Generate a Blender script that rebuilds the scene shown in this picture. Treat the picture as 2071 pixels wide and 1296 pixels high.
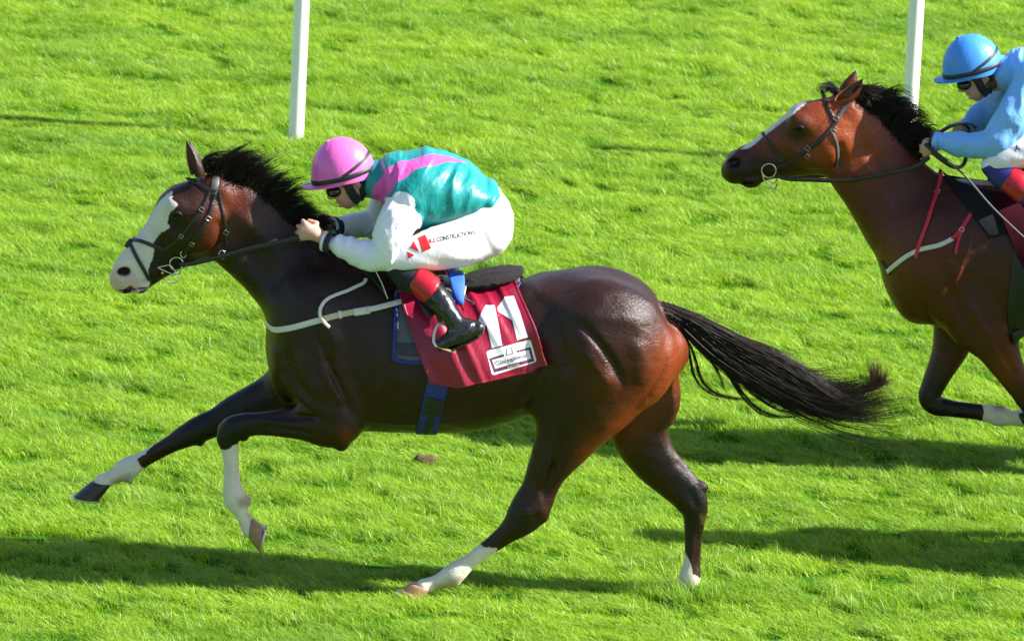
import bpy, bmesh, math, random
import numpy as np
from mathutils import Matrix, Vector
from mathutils.bvhtree import BVHTree

# ------------------------------------------------------------------ scene, camera, sky, sun, exposure
for o in list(bpy.data.objects):
    bpy.data.objects.remove(o)
SC = bpy.context.scene
COL = SC.collection
rng = np.random.default_rng(7)
random.seed(7)

PW, PH = 2071.0, 1296.0                 # the photograph's frame, used as a ruler
DIST, ELEV, ROLL = 36.0, math.radians(14.0), math.radians(2.9)
FPX = 495.0 * DIST
TGT = np.array([0.0, 0.0, 1.155])
CAM = TGT + DIST * np.array([0.0, -math.cos(ELEV), math.sin(ELEV)])
_f = np.array([0.0, math.cos(ELEV), -math.sin(ELEV)])
_r0 = np.array([1.0, 0, 0]); _u0 = np.array([0, math.sin(ELEV), math.cos(ELEV)])
_r = _r0 * math.cos(ROLL) + _u0 * math.sin(ROLL)
_u = -_r0 * math.sin(ROLL) + _u0 * math.cos(ROLL)

cam = bpy.data.cameras.new('camera')
camo = bpy.data.objects.new('camera', cam); COL.objects.link(camo)
M = Matrix.Identity(4)
for i in range(3):
    M[i][0], M[i][1], M[i][2], M[i][3] = _r[i], _u[i], -_f[i], CAM[i]
camo.matrix_world = M
cam.sensor_fit = 'HORIZONTAL'; cam.sensor_width = 36.0
cam.lens = FPX * 36.0 / PW
cam.clip_start = 1.0; cam.clip_end = 2000.0
cam.dof.use_dof = True; cam.dof.focus_distance = DIST; cam.dof.aperture_fstop = 9.0
SC.camera = camo

SUN_EL, SUN_AZ = math.radians(38.0), math.radians(-4.0)     # azimuth from +X, negative = towards the camera side
SUN_DIR = np.array([math.cos(SUN_EL) * math.cos(SUN_AZ), math.cos(SUN_EL) * math.sin(SUN_AZ), math.sin(SUN_EL)])
world = bpy.data.worlds.new('World'); SC.world = world
world.use_nodes = True
wn = world.node_tree.nodes; wl = world.node_tree.links
wn.clear()
sky = wn.new('ShaderNodeTexSky'); sky.sky_type = 'NISHITA'; sky.sun_disc = False
sky.sun_elevation = SUN_EL
sky.sun_rotation = math.pi / 2 - SUN_AZ       # nishita measures from +Y, clockwise seen from above
bg = wn.new('ShaderNodeBackground'); bg.inputs['Strength'].default_value = 0.075
wo = wn.new('ShaderNodeOutputWorld')
wl.new(sky.outputs[0], bg.inputs[0]); wl.new(bg.outputs[0], wo.inputs[0])

sun = bpy.data.lights.new('sun', 'SUN'); sun.energy = 5.0; sun.angle = math.radians(0.6); sun.color = (1.0, 0.95, 0.88)
suno = bpy.data.objects.new('sun', sun); COL.objects.link(suno)
suno.location = (20, -3, 16)
suno.rotation_euler = Vector(SUN_DIR).to_track_quat('Z', 'Y').to_euler()

vs = SC.view_settings
vs.view_transform = 'Standard'; vs.look = 'None'; vs.gamma = 1.0; vs.use_curve_mapping = False
vs.exposure = 1.5
SC.cycles.use_denoising = True
SC.cycles.max_bounces = 4; SC.cycles.diffuse_bounces = 2; SC.cycles.glossy_bounces = 3; SC.cycles.transmission_bounces = 3
SC.cycles.caustics_reflective = False; SC.cycles.caustics_refractive = False

# ------------------------------------------------------------------ helpers
def at(px, py, Y):
    """point of the plane y=Y seen at photograph pixel (px,py)"""
    d = _f * FPX + _r * (px - PW / 2) - _u * (py - PH / 2)
    t = (Y - CAM[1]) / d[1]
    return CAM + d * t
def rayd(px, py):
    d = _f * FPX + _r * (px - PW / 2) - _u * (py - PH / 2)
    return d / np.linalg.norm(d)
def proj(P):
    """world points (n,3) -> photograph pixels (n,2)"""
    v = np.asarray(P) - CAM
    w = v @ _f
    return np.stack([PW / 2 + FPX * (v @ _r) / w, PH / 2 - FPX * (v @ _u) / w], -1)
def mpp(Y):
    return (DIST + Y * math.cos(ELEV)) / FPX     # metres per pixel at depth Y

def empty(name, loc, label=None, cat=None, group=None):
    o = bpy.data.objects.new(name, None); COL.objects.link(o)
    o.location = loc; o.empty_display_size = 0.1
    if label: o['label'] = label
    if cat: o['category'] = cat
    if group: o['group'] = group
    return o
def tag(o, label=None, cat=None, group=None, kind=None):
    if label: o['label'] = label
    if cat: o['category'] = cat
    if group: o['group'] = group
    if kind: o['kind'] = kind
    return o
def mesh_obj(name, V, F, mat=None, parent=None, smooth=True, attrs=None, label=None):
    me = bpy.data.meshes.new(name)
    V = np.asarray(V, float)
    if isinstance(F, np.ndarray) and F.ndim == 2:
        n, k = F.shape
        me.vertices.add(len(V)); me.vertices.foreach_set('co', V.astype(np.float32).ravel())
        me.loops.add(n * k); me.loops.foreach_set('vertex_index', F.astype(np.int32).ravel())
        me.polygons.add(n); me.polygons.foreach_set('loop_start', np.arange(0, n * k, k, dtype=np.int32))
        me.update(calc_edges=True); me.validate()
    else:
        me.from_pydata([tuple(v) for v in V], [], [tuple(int(i) for i in f) for f in F])
    if attrs:
        for nm, val in attrs.items():
            a = me.attributes.new(nm, 'FLOAT', 'POINT'); a.data.foreach_set('value', np.asarray(val, np.float32))
    if smooth:
        me.polygons.foreach_set('use_smooth', np.ones(len(me.polygons), bool))
    if smooth and not isinstance(F, np.ndarray): me.set_sharp_from_angle(angle=math.radians(48))
    me.update()
    o = bpy.data.objects.new(name, me); COL.objects.link(o)
    if mat: me.materials.append(mat)
    if parent:
        o.parent = parent
        o.matrix_parent_inverse = Matrix.Translation(-parent.location)
    if label: o['label'] = label
    return o

def spline(pts, sub=8, closed=False):
    """catmull-rom through rows of pts"""
    P = np.asarray(pts, float); n = len(P)
    if n == 2: return P[0] + (P[1] - P[0]) * np.linspace(0, 1, sub + 1)[:, None]
    Q = np.vstack([2 * P[0] - P[1], P, 2 * P[-1] - P[-2]]) if not closed else np.vstack([P[-1], P, P[0], P[1]])
    out = []
    m = n - 1 if not closed else n
    for i in range(m):
        p0, p1, p2, p3 = Q[i:i + 4]
        t = np.linspace(0, 1, sub, endpoint=False)[:, None]
        out.append(0.5 * ((2 * p1) + (-p0 + p2) * t + (2 * p0 - 5 * p1 + 4 * p2 - p3) * t ** 2 + (-p0 + 3 * p1 - 3 * p2 + p3) * t ** 3))
    if not closed: out.append(P[-1:])
    return np.vstack(out)
def resample(P, n):
    P = np.asarray(P, float)
    s = np.r_[0, np.cumsum(np.linalg.norm(np.diff(P[:, :3] if P.shape[1] > 2 else P, axis=0), axis=1))]
    t = np.linspace(0, s[-1], n)
    return np.stack([np.interp(t, s, P[:, k]) for k in range(P.shape[1])], -1)

_L = np.random.default_rng(3).random((32, 32, 32)).astype(np.float32) * 2 - 1
def vnoise(P, f, seed=0):
    """smooth value noise, P (...,3) scaled by f (scalar or 3)"""
    q = np.asarray(P, np.float32) * np.asarray(f, np.float32) + 17.3 * seed
    i = np.floor(q).astype(np.int32); t = q - i; t = t * t * (3 - 2 * t)
    i &= 31; j = (i + 1) & 31
    x0, y0, z0 = i[..., 0], i[..., 1], i[..., 2]; x1, y1, z1 = j[..., 0], j[..., 1], j[..., 2]
    tx, ty, tz = t[..., 0], t[..., 1], t[..., 2]
    def lx(y, z): return _L[x0, y, z] * (1 - tx) + _L[x1, y, z] * tx
    a = lx(y0, z0) * (1 - ty) + lx(y1, z0) * ty
    b = lx(y0, z1) * (1 - ty) + lx(y1, z1) * ty
    return a * (1 - tz) + b * tz

def smin(a, b, k):
    h = np.maximum(k - np.abs(a - b), 0) / k
    return np.minimum(a, b) - h * h * k * 0.25

class Field:
    """a signed distance grid that bodies are modelled in, then meshed by surface nets"""
    def __init__(s, lo, hi, h):
        s.lo = np.array(lo, float); s.h = h
        s.n = np.ceil((np.array(hi) - s.lo) / h).astype(int) + 1
        s.D = np.full(s.n, 0.4, np.float32)
        s.ax = [s.lo[k] + h * np.arange(s.n[k]) for k in range(3)]
    def block(s, lo, hi):
        a = np.clip(np.floor((np.array(lo) - s.lo) / s.h).astype(int), 0, s.n - 1)
        b = np.clip(np.ceil((np.array(hi) - s.lo) / s.h).astype(int) + 1, 1, s.n)
        sl = tuple(slice(a[k], b[k]) for k in range(3))
        g = [s.ax[k][sl[k]].astype(np.float32) for k in range(3)]
        return sl, g
    def put(s, sl, d, k, mode):
        if mode == 'add': s.D[sl] = smin(s.D[sl], d, k)
        elif mode == 'sub': s.D[sl] = -smin(-s.D[sl], d, k)
        elif mode == 'cut': s.D[sl] = -smin(-s.D[sl], -d, k)
    def loft(s, st, Y0, k=0.05, mode='add', grow=0.0, mirror=False, p=2.0, sub=6, cap=1.0, ret=False):
        """st rows: px, py, halfwidth_px, y_offset, halfwidth_y [, taper]; a tube along a planar-ish centre line"""
        rows = []
        for r in st:
            yc = r[3]
            w = at(r[0], r[1], Y0 + yc)
            rows.append([w[0], w[2], max(r[2] * mpp(Y0 + yc) + grow, 0.002), (-yc if mirror else yc) + Y0, max(r[4] + grow, 0.002), r[5] if len(r) > 5 else 0.0])
        R = spline(rows, sub)
        R[:, 2] = np.maximum(R[:, 2], 0.002); R[:, 4] = np.maximum(R[:, 4], 0.002)
        m = k + 0.03
        am, bm = R[:, 2].max() + m, R[:, 4].max() + m
        if p > 2: bm *= 1.1
        sl, (gx, gy, gz) = s.block([R[:, 0].min() - am, R[:, 3].min() - bm, R[:, 1].min() - am],
                                   [R[:, 0].max() + am, R[:, 3].max() + bm, R[:, 1].max() + am])
        X, Z = np.meshgrid(gx, gz, indexing='ij')
        best = np.full(X.shape, 1e9, np.float32)
        A = np.zeros_like(X); B = np.zeros_like(X); C = np.zeros_like(X); N = np.zeros_like(X); T = np.zeros_like(X); RHO = np.zeros_like(X)
        ns = len(R) - 1
        for i in range(ns):
            p0, p1 = R[i], R[i + 1]
            dx, dz = p1[0] - p0[0], p1[1] - p0[1]
            L2 = dx * dx + dz * dz + 1e-12
            tr = ((X - p0[0]) * dx + (Z - p0[1]) * dz) / L2
            t = np.clip(tr, 0, 1)
            ex, ez = X - (p0[0] + t * dx), Z - (p0[1] + t * dz)
            d2 = ex * ex + ez * ez
            w = d2 < best
            best = np.where(w, d2, best)
            L = math.sqrt(L2)
            nn = ((X - p0[0]) * -dz + (Z - p0[1]) * dx) / L
            rho = np.sqrt(d2)
            if cap != 1.0 and (i == 0 or i == ns - 1):
                e = (tr - t) * L
                if i == 0: e = np.where(e < 0, e, 0)
                if i == ns - 1: e = np.where(tr > 1, (tr - 1) * L, e if i == 0 else 0)
                rho = np.where(e != 0, np.sqrt(nn * nn + (e * cap) ** 2), rho)
            for arr, c in ((A, 2), (B, 4), (C, 3), (T, 5)):
                np.copyto(arr, p0[c] + (p1[c] - p0[c]) * t, where=w)
            np.copyto(N, nn.astype(N.dtype), where=w); np.copyto(RHO, rho.astype(RHO.dtype), where=w)
        B = B * np.clip(1 + T * np.clip(N / A, -1.2, 1.2), 0.15, 3)
        u = (RHO / A)[:, None, :]; u1 = (RHO / (A * A))[:, None, :]
        dy = np.abs(gy[None, :, None] - C[:, None, :])
        v = dy / B[:, None, :]; v1 = dy / (B * B)[:, None, :]
        if p == 2.0: q0 = np.sqrt(u * u + v * v)
        else: q0 = (u ** p + v ** p) ** (1.0 / p)
        q1 = np.sqrt(u1 * u1 + v1 * v1) + 1e-6
        d = (q0 * (q0 - 1) / q1).astype(np.float32)
        d = np.where(q0 < 0.3, -np.minimum(A, B)[:, None, :] * (1 - q0), d)
        if ret: return sl, d
        s.put(sl, d, k, mode)
    def ell(s, c, r, ang=0.0, k=0.03, mode='add', axes=None):
        """ellipsoid; ang rotates in the x-z plane (degrees), axes: optional 3x3 rows"""
        c = np.array(c, float); R = max(r) + k + 0.02
        sl, (gx, gy, gz) = s.block(c - R, c + R)
        P = np.stack(np.meshgrid(gx - c[0], gy - c[1], gz - c[2], indexing='ij'), -1)
        if axes is None:
            ca, sa = math.cos(math.radians(ang)), math.sin(math.radians(ang))
            axes = np.array([[ca, 0, sa], [0, 1, 0], [-sa, 0, ca]])
        q = P @ np.asarray(axes, np.float32).T
        r = np.asarray(r, np.float32)
        k0 = np.linalg.norm(q / r, axis=-1); k1 = np.linalg.norm(q / (r * r), axis=-1) + 1e-6
        d = np.where(k0 < 0.3, -r.min() * (1 - k0), k0 * (k0 - 1) / k1)
        s.put(sl, d.astype(np.float32), k, mode)
    def cap(s, a, b, ra, rb, k=0.01, mode='add'):
        a = np.array(a, float); b = np.array(b, float); R = max(ra, rb) + k + 0.02
        sl, (gx, gy, gz) = s.block(np.minimum(a, b) - R, np.maximum(a, b) + R)
        P = np.stack(np.meshgrid(gx, gy, gz, indexing='ij'), -1) - a
        ab = b - a
        t = np.clip(P @ ab / (ab @ ab + 1e-12), 0, 1)
        d = np.linalg.norm(P - t[..., None] * ab, axis=-1) - (ra + (rb - ra) * t)
        s.put(sl, d.astype(np.float32), k, mode)
    def gauss(s, c, r, ang, amp):
        """raise (amp>0) or press in (amp<0) the surface round a point; r: radii x,y,z"""
        c = np.array(c, float); R = 2.4 * max(r)
        sl, (gx, gy, gz) = s.block(c - R, c + R)
        ca, sa = math.cos(math.radians(ang)), math.sin(math.radians(ang))
        X = (gx - c[0])[:, None]; Z = (gz - c[2])[None, :]
        g2 = (((X * ca + Z * sa) / r[0]) ** 2 + ((-X * sa + Z * ca) / r[2]) ** 2)
        g = np.exp(-g2)[:, None, :] * np.exp(-((gy - c[1]) / r[1]) ** 2)[None, :, None]
        s.D[sl] -= (amp * g).astype(np.float32)
    def stroke(s, pts, wid, amp, wy=0.1):
        """raise or press in along a 3-D polyline"""
        P = resample(spline(pts, 6), max(6, int(np.linalg.norm(np.diff(np.array(pts), axis=0), axis=1).sum() / (wid * 0.5))))
        R = 2.4 * wid
        sl, (gx, gy, gz) = s.block(P.min(0) - [R, wy * 2, R], P.max(0) + [R, wy * 2, R])
        X, Z = np.meshgrid(gx, gz, indexing='ij')
        b = np.full(X.shape, 1e9); yy = np.zeros(X.shape); tt = np.zeros(X.shape)
        for i, q in enumerate(P):
            d2 = (X - q[0]) ** 2 + (Z - q[2]) ** 2
            w = d2 < b
            b = np.where(w, d2, b); yy = np.where(w, q[1], yy); tt = np.where(w, i / (len(P) - 1), tt)
        g = np.exp(-b / wid ** 2) * np.clip(np.minimum(tt, 1 - tt) * 5, 0.0, 1)
        s.D[sl] -= (amp * g[:, None, :] * np.exp(-((gy[None, :, None] - yy[:, None, :]) / wy) ** 2)).astype(np.float32)
    def noise(s, fn, band=0.03):
        """displace a narrow band by fn(points)"""
        w = np.abs(s.D) < band
        idx = np.argwhere(w)
        s.D[w] += fn((s.lo + idx * s.h).astype(np.float32)).astype(np.float32)
    def mesh(s):
        D = s.D; S = D < 0
        n = np.array(D.shape)
        c = np.zeros(n - 1, np.int8)
        for a in (0, 1):
            for b in (0, 1):
                for e in (0, 1):
                    c += S[a:n[0] - 1 + a, b:n[1] - 1 + b, e:n[2] - 1 + e]
        act = (c > 0) & (c < 8)
        idx = np.argwhere(act)
        vid = np.full(act.shape, -1, np.int32); vid[act] = np.arange(len(idx))
        corner = np.array([(a, b, e) for a in (0, 1) for b in (0, 1) for e in (0, 1)])
        val = np.stack([D[idx[:, 0] + k[0], idx[:, 1] + k[1], idx[:, 2] + k[2]] for k in corner], 1).astype(float)
        acc = np.zeros((len(idx), 3)); cnt = np.zeros(len(idx))
        for i in range(8):
            for j in range(i + 1, 8):
                if np.abs(corner[i] - corner[j]).sum() == 1:
                    x = (val[:, i] < 0) != (val[:, j] < 0)
                    t = val[x, i] / (val[x, i] - val[x, j])
                    acc[x] += corner[i] + (corner[j] - corner[i]) * t[:, None]
                    cnt[x] += 1
        V = s.lo + (idx + acc / cnt[:, None]) * s.h
        F = []
        for ax in range(3):
            sl0 = [slice(None)] * 3; sl1 = [slice(None)] * 3
            sl0[ax] = slice(0, n[ax] - 1); sl1[ax] = slice(1, n[ax])
            x = S[tuple(sl0)] != S[tuple(sl1)]
            e = np.argwhere(x)
            o1, o2 = [k for k in range(3) if k != ax]
            e = e[(e[:, o1] > 0) & (e[:, o2] > 0) & (e[:, o1] < n[o1] - 1) & (e[:, o2] < n[o2] - 1)]
            q = []
            for d1, d2 in ((-1, -1), (0, -1), (0, 0), (-1, 0)):
                p = e.copy(); p[:, o1] += d1; p[:, o2] += d2
                q.append(vid[p[:, 0], p[:, 1], p[:, 2]])
            q = np.stack(q, 1)
            flip = S[e[:, 0], e[:, 1], e[:, 2]]
            if ax == 1: flip = ~flip
            q[~flip] = q[~flip][:, ::-1]
            F.append(q)
        F = np.vstack(F)
        F = F[(F >= 0).all(1)]
        # two light smoothing passes along the quads
        for _ in range(2):
            acc = np.zeros_like(V); cn = np.zeros(len(V))
            for k in range(4):
                a, b = F[:, k], F[:, (k + 1) % 4]
                for m_ in range(3):
                    acc[:, m_] += np.bincount(a, V[b, m_], len(V)) + np.bincount(b, V[a, m_], len(V))
                cn += np.bincount(a, minlength=len(V)) + np.bincount(b, minlength=len(V))
            V = V * 0.5 + 0.5 * acc / np.maximum(cn, 1)[:, None]
        return V, F

def bvh_of(V, F):
    return BVHTree.FromPolygons([tuple(v) for v in V], [tuple(int(i) for i in f) for f in F])
def join_vf(parts):
    V = []; F = []; o = 0
    for v, f in parts:
        V.append(np.asarray(v, float)); F += [tuple(int(i) + o for i in q) for q in f]; o += len(v)
    return np.vstack(V), F

def poly_sd(P, poly):
    """signed distance (positive inside) of 2-D points to a polygon"""
    P = np.asarray(P, float); poly = np.asarray(poly, float)
    d = np.full(len(P), 1e18); ins = np.zeros(len(P), bool)
    j = len(poly) - 1
    for i in range(len(poly)):
        a, b = poly[i], poly[j]
        ab = b - a; t = np.clip(((P - a) @ ab) / (ab @ ab + 1e-12), 0, 1)
        d = np.minimum(d, ((P - a - t[:, None] * ab) ** 2).sum(1))
        c = ((a[1] > P[:, 1]) != (b[1] > P[:, 1]))
        with np.errstate(divide='ignore', invalid='ignore'):
            xx = (b[0] - a[0]) * (P[:, 1] - a[1]) / (b[1] - a[1]) + a[0]
        ins ^= c & (P[:, 0] < xx)
        j = i
    d = np.sqrt(d)
    return np.where(ins, d, -d)

def ribbon(pts, nrm, width, thick, closed=False, taper=None):
    """a strap: rectangular section swept along pts, lying on a surface with normals nrm"""
    P = np.asarray(pts, float); N = np.asarray(nrm, float); n = len(P)
    if closed: T = np.roll(P, -1, 0) - np.roll(P, 1, 0)
    else: T = np.gradient(P, axis=0)
    T /= np.linalg.norm(T, axis=1)[:, None] + 1e-9
    N = N - (N * T).sum(1)[:, None] * T; N /= np.linalg.norm(N, axis=1)[:, None] + 1e-9
    S = np.cross(T, N)
    w = (np.full(n, width) if taper is None else width * np.asarray(taper))[:, None] * 0.5
    b = thick * 0.3
    prof = [(-1, 0, 0), (-1, thick - b, 0), (-1, thick, b), (1, thick, -b), (1, thick - b, 0), (1, 0, 0)]
    V = np.concatenate([P + S * (w * s + o) + N * h for s, h, o in prof])
    K = len(prof)
    F = []
    for i in range(n if closed else n - 1):
        i2 = (i + 1) % n
        for k in range(K):
            k2 = (k + 1) % K
            F.append((k * n + i, k2 * n + i, k2 * n + i2, k * n + i2))
    if not closed:
        F.append(tuple(k * n for k in range(K))[::-1]); F.append(tuple(k * n + n - 1 for k in range(K)))
    return V, F
def tube(pts, rad, seg=8, closed=False):
    P = np.asarray(pts, float); n = len(P)
    R = np.full(n, rad) if np.isscalar(rad) else np.asarray(rad, float)
    T = (np.roll(P, -1, 0) - np.roll(P, 1, 0)) if closed else np.gradient(P, axis=0)
    T /= np.linalg.norm(T, axis=1)[:, None] + 1e-9
    ref = np.array([0.0, 1, 0]) if abs(T[:, 1]).mean() < 0.7 else np.array([0, 0, 1.0])
    S = np.cross(T, ref); S /= np.linalg.norm(S, axis=1)[:, None] + 1e-9
    U = np.cross(S, T)
    V = []
    for k in range(seg):
        a = 2 * math.pi * k / seg
        V.append(P + R[:, None] * (S * math.cos(a) + U * math.sin(a)))
    V = np.concatenate(V)
    F = []
    for i in range(n if closed else n - 1):
        i2 = (i + 1) % n
        for k in range(seg):
            k2 = (k + 1) % seg
            F.append((k * n + i, k * n + i2, k2 * n + i2, k2 * n + i))
    if not closed:
        F.append(tuple(k * n for k in range(seg))); F.append(tuple(k * n + n - 1 for k in range(seg))[::-1])
    return V, F
def hair_mesh(strands, radii, seg=3):
    """strands (s,n,3) tapered thin tubes"""
    S_ = np.asarray(strands); s, n, _ = S_.shape
    T = np.gradient(S_, axis=1); T /= np.linalg.norm(T, axis=2)[..., None] + 1e-9
    ref = np.array([0.13, 0.95, 0.28])
    A = np.cross(T, ref); A /= np.linalg.norm(A, axis=2)[..., None] + 1e-9
    B = np.cross(T, A)
    prof = np.interp(np.linspace(0, 1, n), [0, 0.15, 0.6, 1], [0.8, 1, 0.75, 0.12])
    R = np.asarray(radii)[:, None] * prof[None, :]
    V = np.stack([S_ + R[..., None] * (A * math.cos(a) + B * math.sin(a)) for a in np.arange(seg) * 2 * math.pi / seg], 2)   # s,n,seg,3
    base = (np.arange(s) * n * seg)[:, None, None]
    i = np.arange(n - 1)[None, :, None]; k = np.arange(seg)[None, None, :]; k2 = (k + 1) % seg
    F = np.stack([base + i * seg + k, base + i * seg + k2, base + (i + 1) * seg + k2, base + (i + 1) * seg + k], -1).reshape(-1, 4)
    return V.reshape(-1, 3), F

class Surf:
    """ray casting on a finished surface, to lay straps and cloths on it"""
    def __init__(s, V, F, Y0):
        s.b = bvh_of(V, F); s.Y0 = Y0
    def hit(s, px, py, fallback_y=None):
        h = s.b.ray_cast(Vector(CAM), Vector(rayd(px, py)))
        if h[0] is not None: return np.array(h[0]), np.array(h[1])
        if fallback_y is not None: return at(px, py, fallback_y), np.array([0, -1.0, 0])
        return None, None
    def cast(s, o, d):
        d = np.asarray(d, float); h = s.b.ray_cast(Vector(o), Vector(d / np.linalg.norm(d)))
        return (np.array(h[0]), np.array(h[1])) if h[0] is not None else (None, None)
    def line(s, pts, n=None, step=7.0, off=0.003):
        """photograph polyline -> surface points and normals, gaps bridged"""
        P = spline(pts, 8)
        L = np.linalg.norm(np.diff(P, axis=0), axis=1).sum()
        P = resample(P, n or max(4, int(L / step)))
        H = []; N = []
        for q in P:
            h, m = s.hit(*q); H.append(h); N.append(m)
        ok = [i for i, h in enumerate(H) if h is not None]
        if not ok:
            H = [at(q[0], q[1], s.Y0) for q in P]; N = [np.array([0, -1.0, 0])] * len(P)
        else:
            for i in range(len(H)):
                if H[i] is None:
                    lo = max([k for k in ok if k < i], default=None); hi = min([k for k in ok if k > i], default=None)
                    if lo is None: y = H[hi][1]; N[i] = N[hi]
                    elif hi is None: y = H[lo][1]; N[i] = N[lo]
                    else:
                        t = (i - lo) / (hi - lo); y = H[lo][1] * (1 - t) + H[hi][1] * t; N[i] = N[lo] * (1 - t) + N[hi] * t
                    H[i] = at(P[i][0], P[i][1], y)
        H = np.array(H); N = np.array(N)
        for _ in range(2):
            N[1:-1] = (N[:-2] + 2 * N[1:-1] + N[2:]) / 4
        N /= np.linalg.norm(N, axis=1)[:, None] + 1e-9
        H2 = H.copy()
        H2[1:-1] = (H[:-2] + 2 * H[1:-1] + H[2:]) / 4
        return H2 + N * off, N
    def loop(s, pts, top=None, bottom=None, off=0.003):
        """near-side polyline mirrored to the far side; top / bottom: outward directions (x,z) where the strap crosses the mid-plane"""
        H, N = s.line(pts, off=off)
        def cross(p, d):
            d = np.array([d[0], 0, d[1]], float); d /= np.linalg.norm(d)
            h, m = s.cast(np.array([p[0], s.Y0, p[2]]) + d * 0.4, -d)
            return None if h is None else (h + m * off, m)
        parts = [(H, N)]
        mir = np.array([1, -1, 1.0]); sh = np.array([0, 2 * s.Y0, 0])
        F_, G_ = H[::-1] * mir + sh, N[::-1] * mir
        seq = []
        if top is not None:
            c = cross(H[0], top)
            if c: seq.append((c[0][None], c[1][None]))
        seq.append((H, N))
        if bottom is not None:
            c = cross(H[-1], bottom)
            if c: seq.append((c[0][None], c[1][None]))
        seq.append((F_, G_))
        A = np.vstack([q[0] for q in seq]); B = np.vstack([q[1] for q in seq])
        closed = top is not None and bottom is not None
        return A, B, closed

# ------------------------------------------------------------------ materials
def new_mat(name):
    m = bpy.data.materials.new(name); m.use_nodes = True
    nt = m.node_tree
    b = nt.nodes['Principled BSDF']
    return m, nt, b
def N_(nt, t, **kw):
    n = nt.nodes.new(t)
    for k, v in kw.items(): setattr(n, k, v)
    return n
def mixc(nt, fac, a, b, mode='MIX'):
    n = nt.nodes.new('ShaderNodeMix'); n.data_type = 'RGBA'; n.blend_type = mode
    for sock, v in ((n.inputs[0], fac), (n.inputs[6], a), (n.inputs[7], b)):
        if isinstance(v, (int, float)): sock.default_value = v
        elif isinstance(v, tuple): sock.default_value = (*v, 1) if len(v) == 3 else v
        else: nt.links.new(v, sock)
    return n.outputs[2]
def math_(nt, op, a, b=None, c=None, clamp=False):
    n = nt.nodes.new('ShaderNodeMath'); n.operation = op; n.use_clamp = clamp
    for i, v in enumerate((a, b, c)):
        if v is None: continue
        if isinstance(v, (int, float)): n.inputs[i].default_value = v
        else: nt.links.new(v, n.inputs[i])
    return n.outputs[0]
def attr(nt, name):
    n = nt.nodes.new('ShaderNodeAttribute'); n.attribute_name = name
    return n.outputs['Fac']
def noise_(nt, scale, detail=3, rough=0.55, vec=None, dist=0.0):
    n = nt.nodes.new('ShaderNodeTexNoise'); n.inputs['Scale'].default_value = scale
    n.inputs['Detail'].default_value = detail; n.inputs['Roughness'].default_value = rough; n.inputs['Distortion'].default_value = dist
    if vec is not None: nt.links.new(vec, n.inputs['Vector'])
    return n.outputs['Fac']
def objco(nt, scale=None):
    c = nt.nodes.new('ShaderNodeTexCoord').outputs['Object']
    if scale:
        m = nt.nodes.new('ShaderNodeMapping'); m.inputs['Scale'].default_value = scale
        nt.links.new(c, m.inputs['Vector']); return m.outputs[0]
    return c
def bump_(nt, b, h, strength, dist=0.01):
    n = nt.nodes.new('ShaderNodeBump'); n.inputs['Strength'].default_value = strength; n.inputs['Distance'].default_value = dist
    nt.links.new(h, n.inputs['Height']); nt.links.new(n.outputs[0], b.inputs['Normal'])
def thresh(nt, val, nz, amp, soft):
    """sharp-edged mask of a signed distance, its edge broken up by noise"""
    v = math_(nt, 'MULTIPLY_ADD', math_(nt, 'SUBTRACT', nz, 0.5), amp, val)
    r = nt.nodes.new('ShaderNodeMapRange'); r.interpolation_type = 'SMOOTHSTEP'
    nt.links.new(v, r.inputs[0]); r.inputs[1].default_value = -soft; r.inputs[2].default_value = soft
    return r.outputs[0]
def simple_mat(name, col, rough=0.5, var=0.25, scale=30.0, bump=0.15, sheen=0.0, metal=0.0, spec=0.5, dist=0.004, stretch=None):
    m, nt, b = new_mat(name)
    co = objco(nt, stretch)
    nz = noise_(nt, scale, 4, 0.6, co)
    c2 = tuple(x * (1 - var) for x in col)
    nt.links.new(mixc(nt, nz, c2, tuple(min(1, x * (1 + var * 0.6)) for x in col)), b.inputs['Base Color'])
    b.inputs['Roughness'].default_value = rough; b.inputs['Metallic'].default_value = metal
    b.inputs['Specular IOR Level'].default_value = spec
    if sheen: b.inputs['Sheen Weight'].default_value = sheen; b.inputs['Sheen Roughness'].default_value = 0.4
    if bump: bump_(nt, b, noise_(nt, scale * 4, 3, 0.6, co), bump, dist)
    return m
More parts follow.
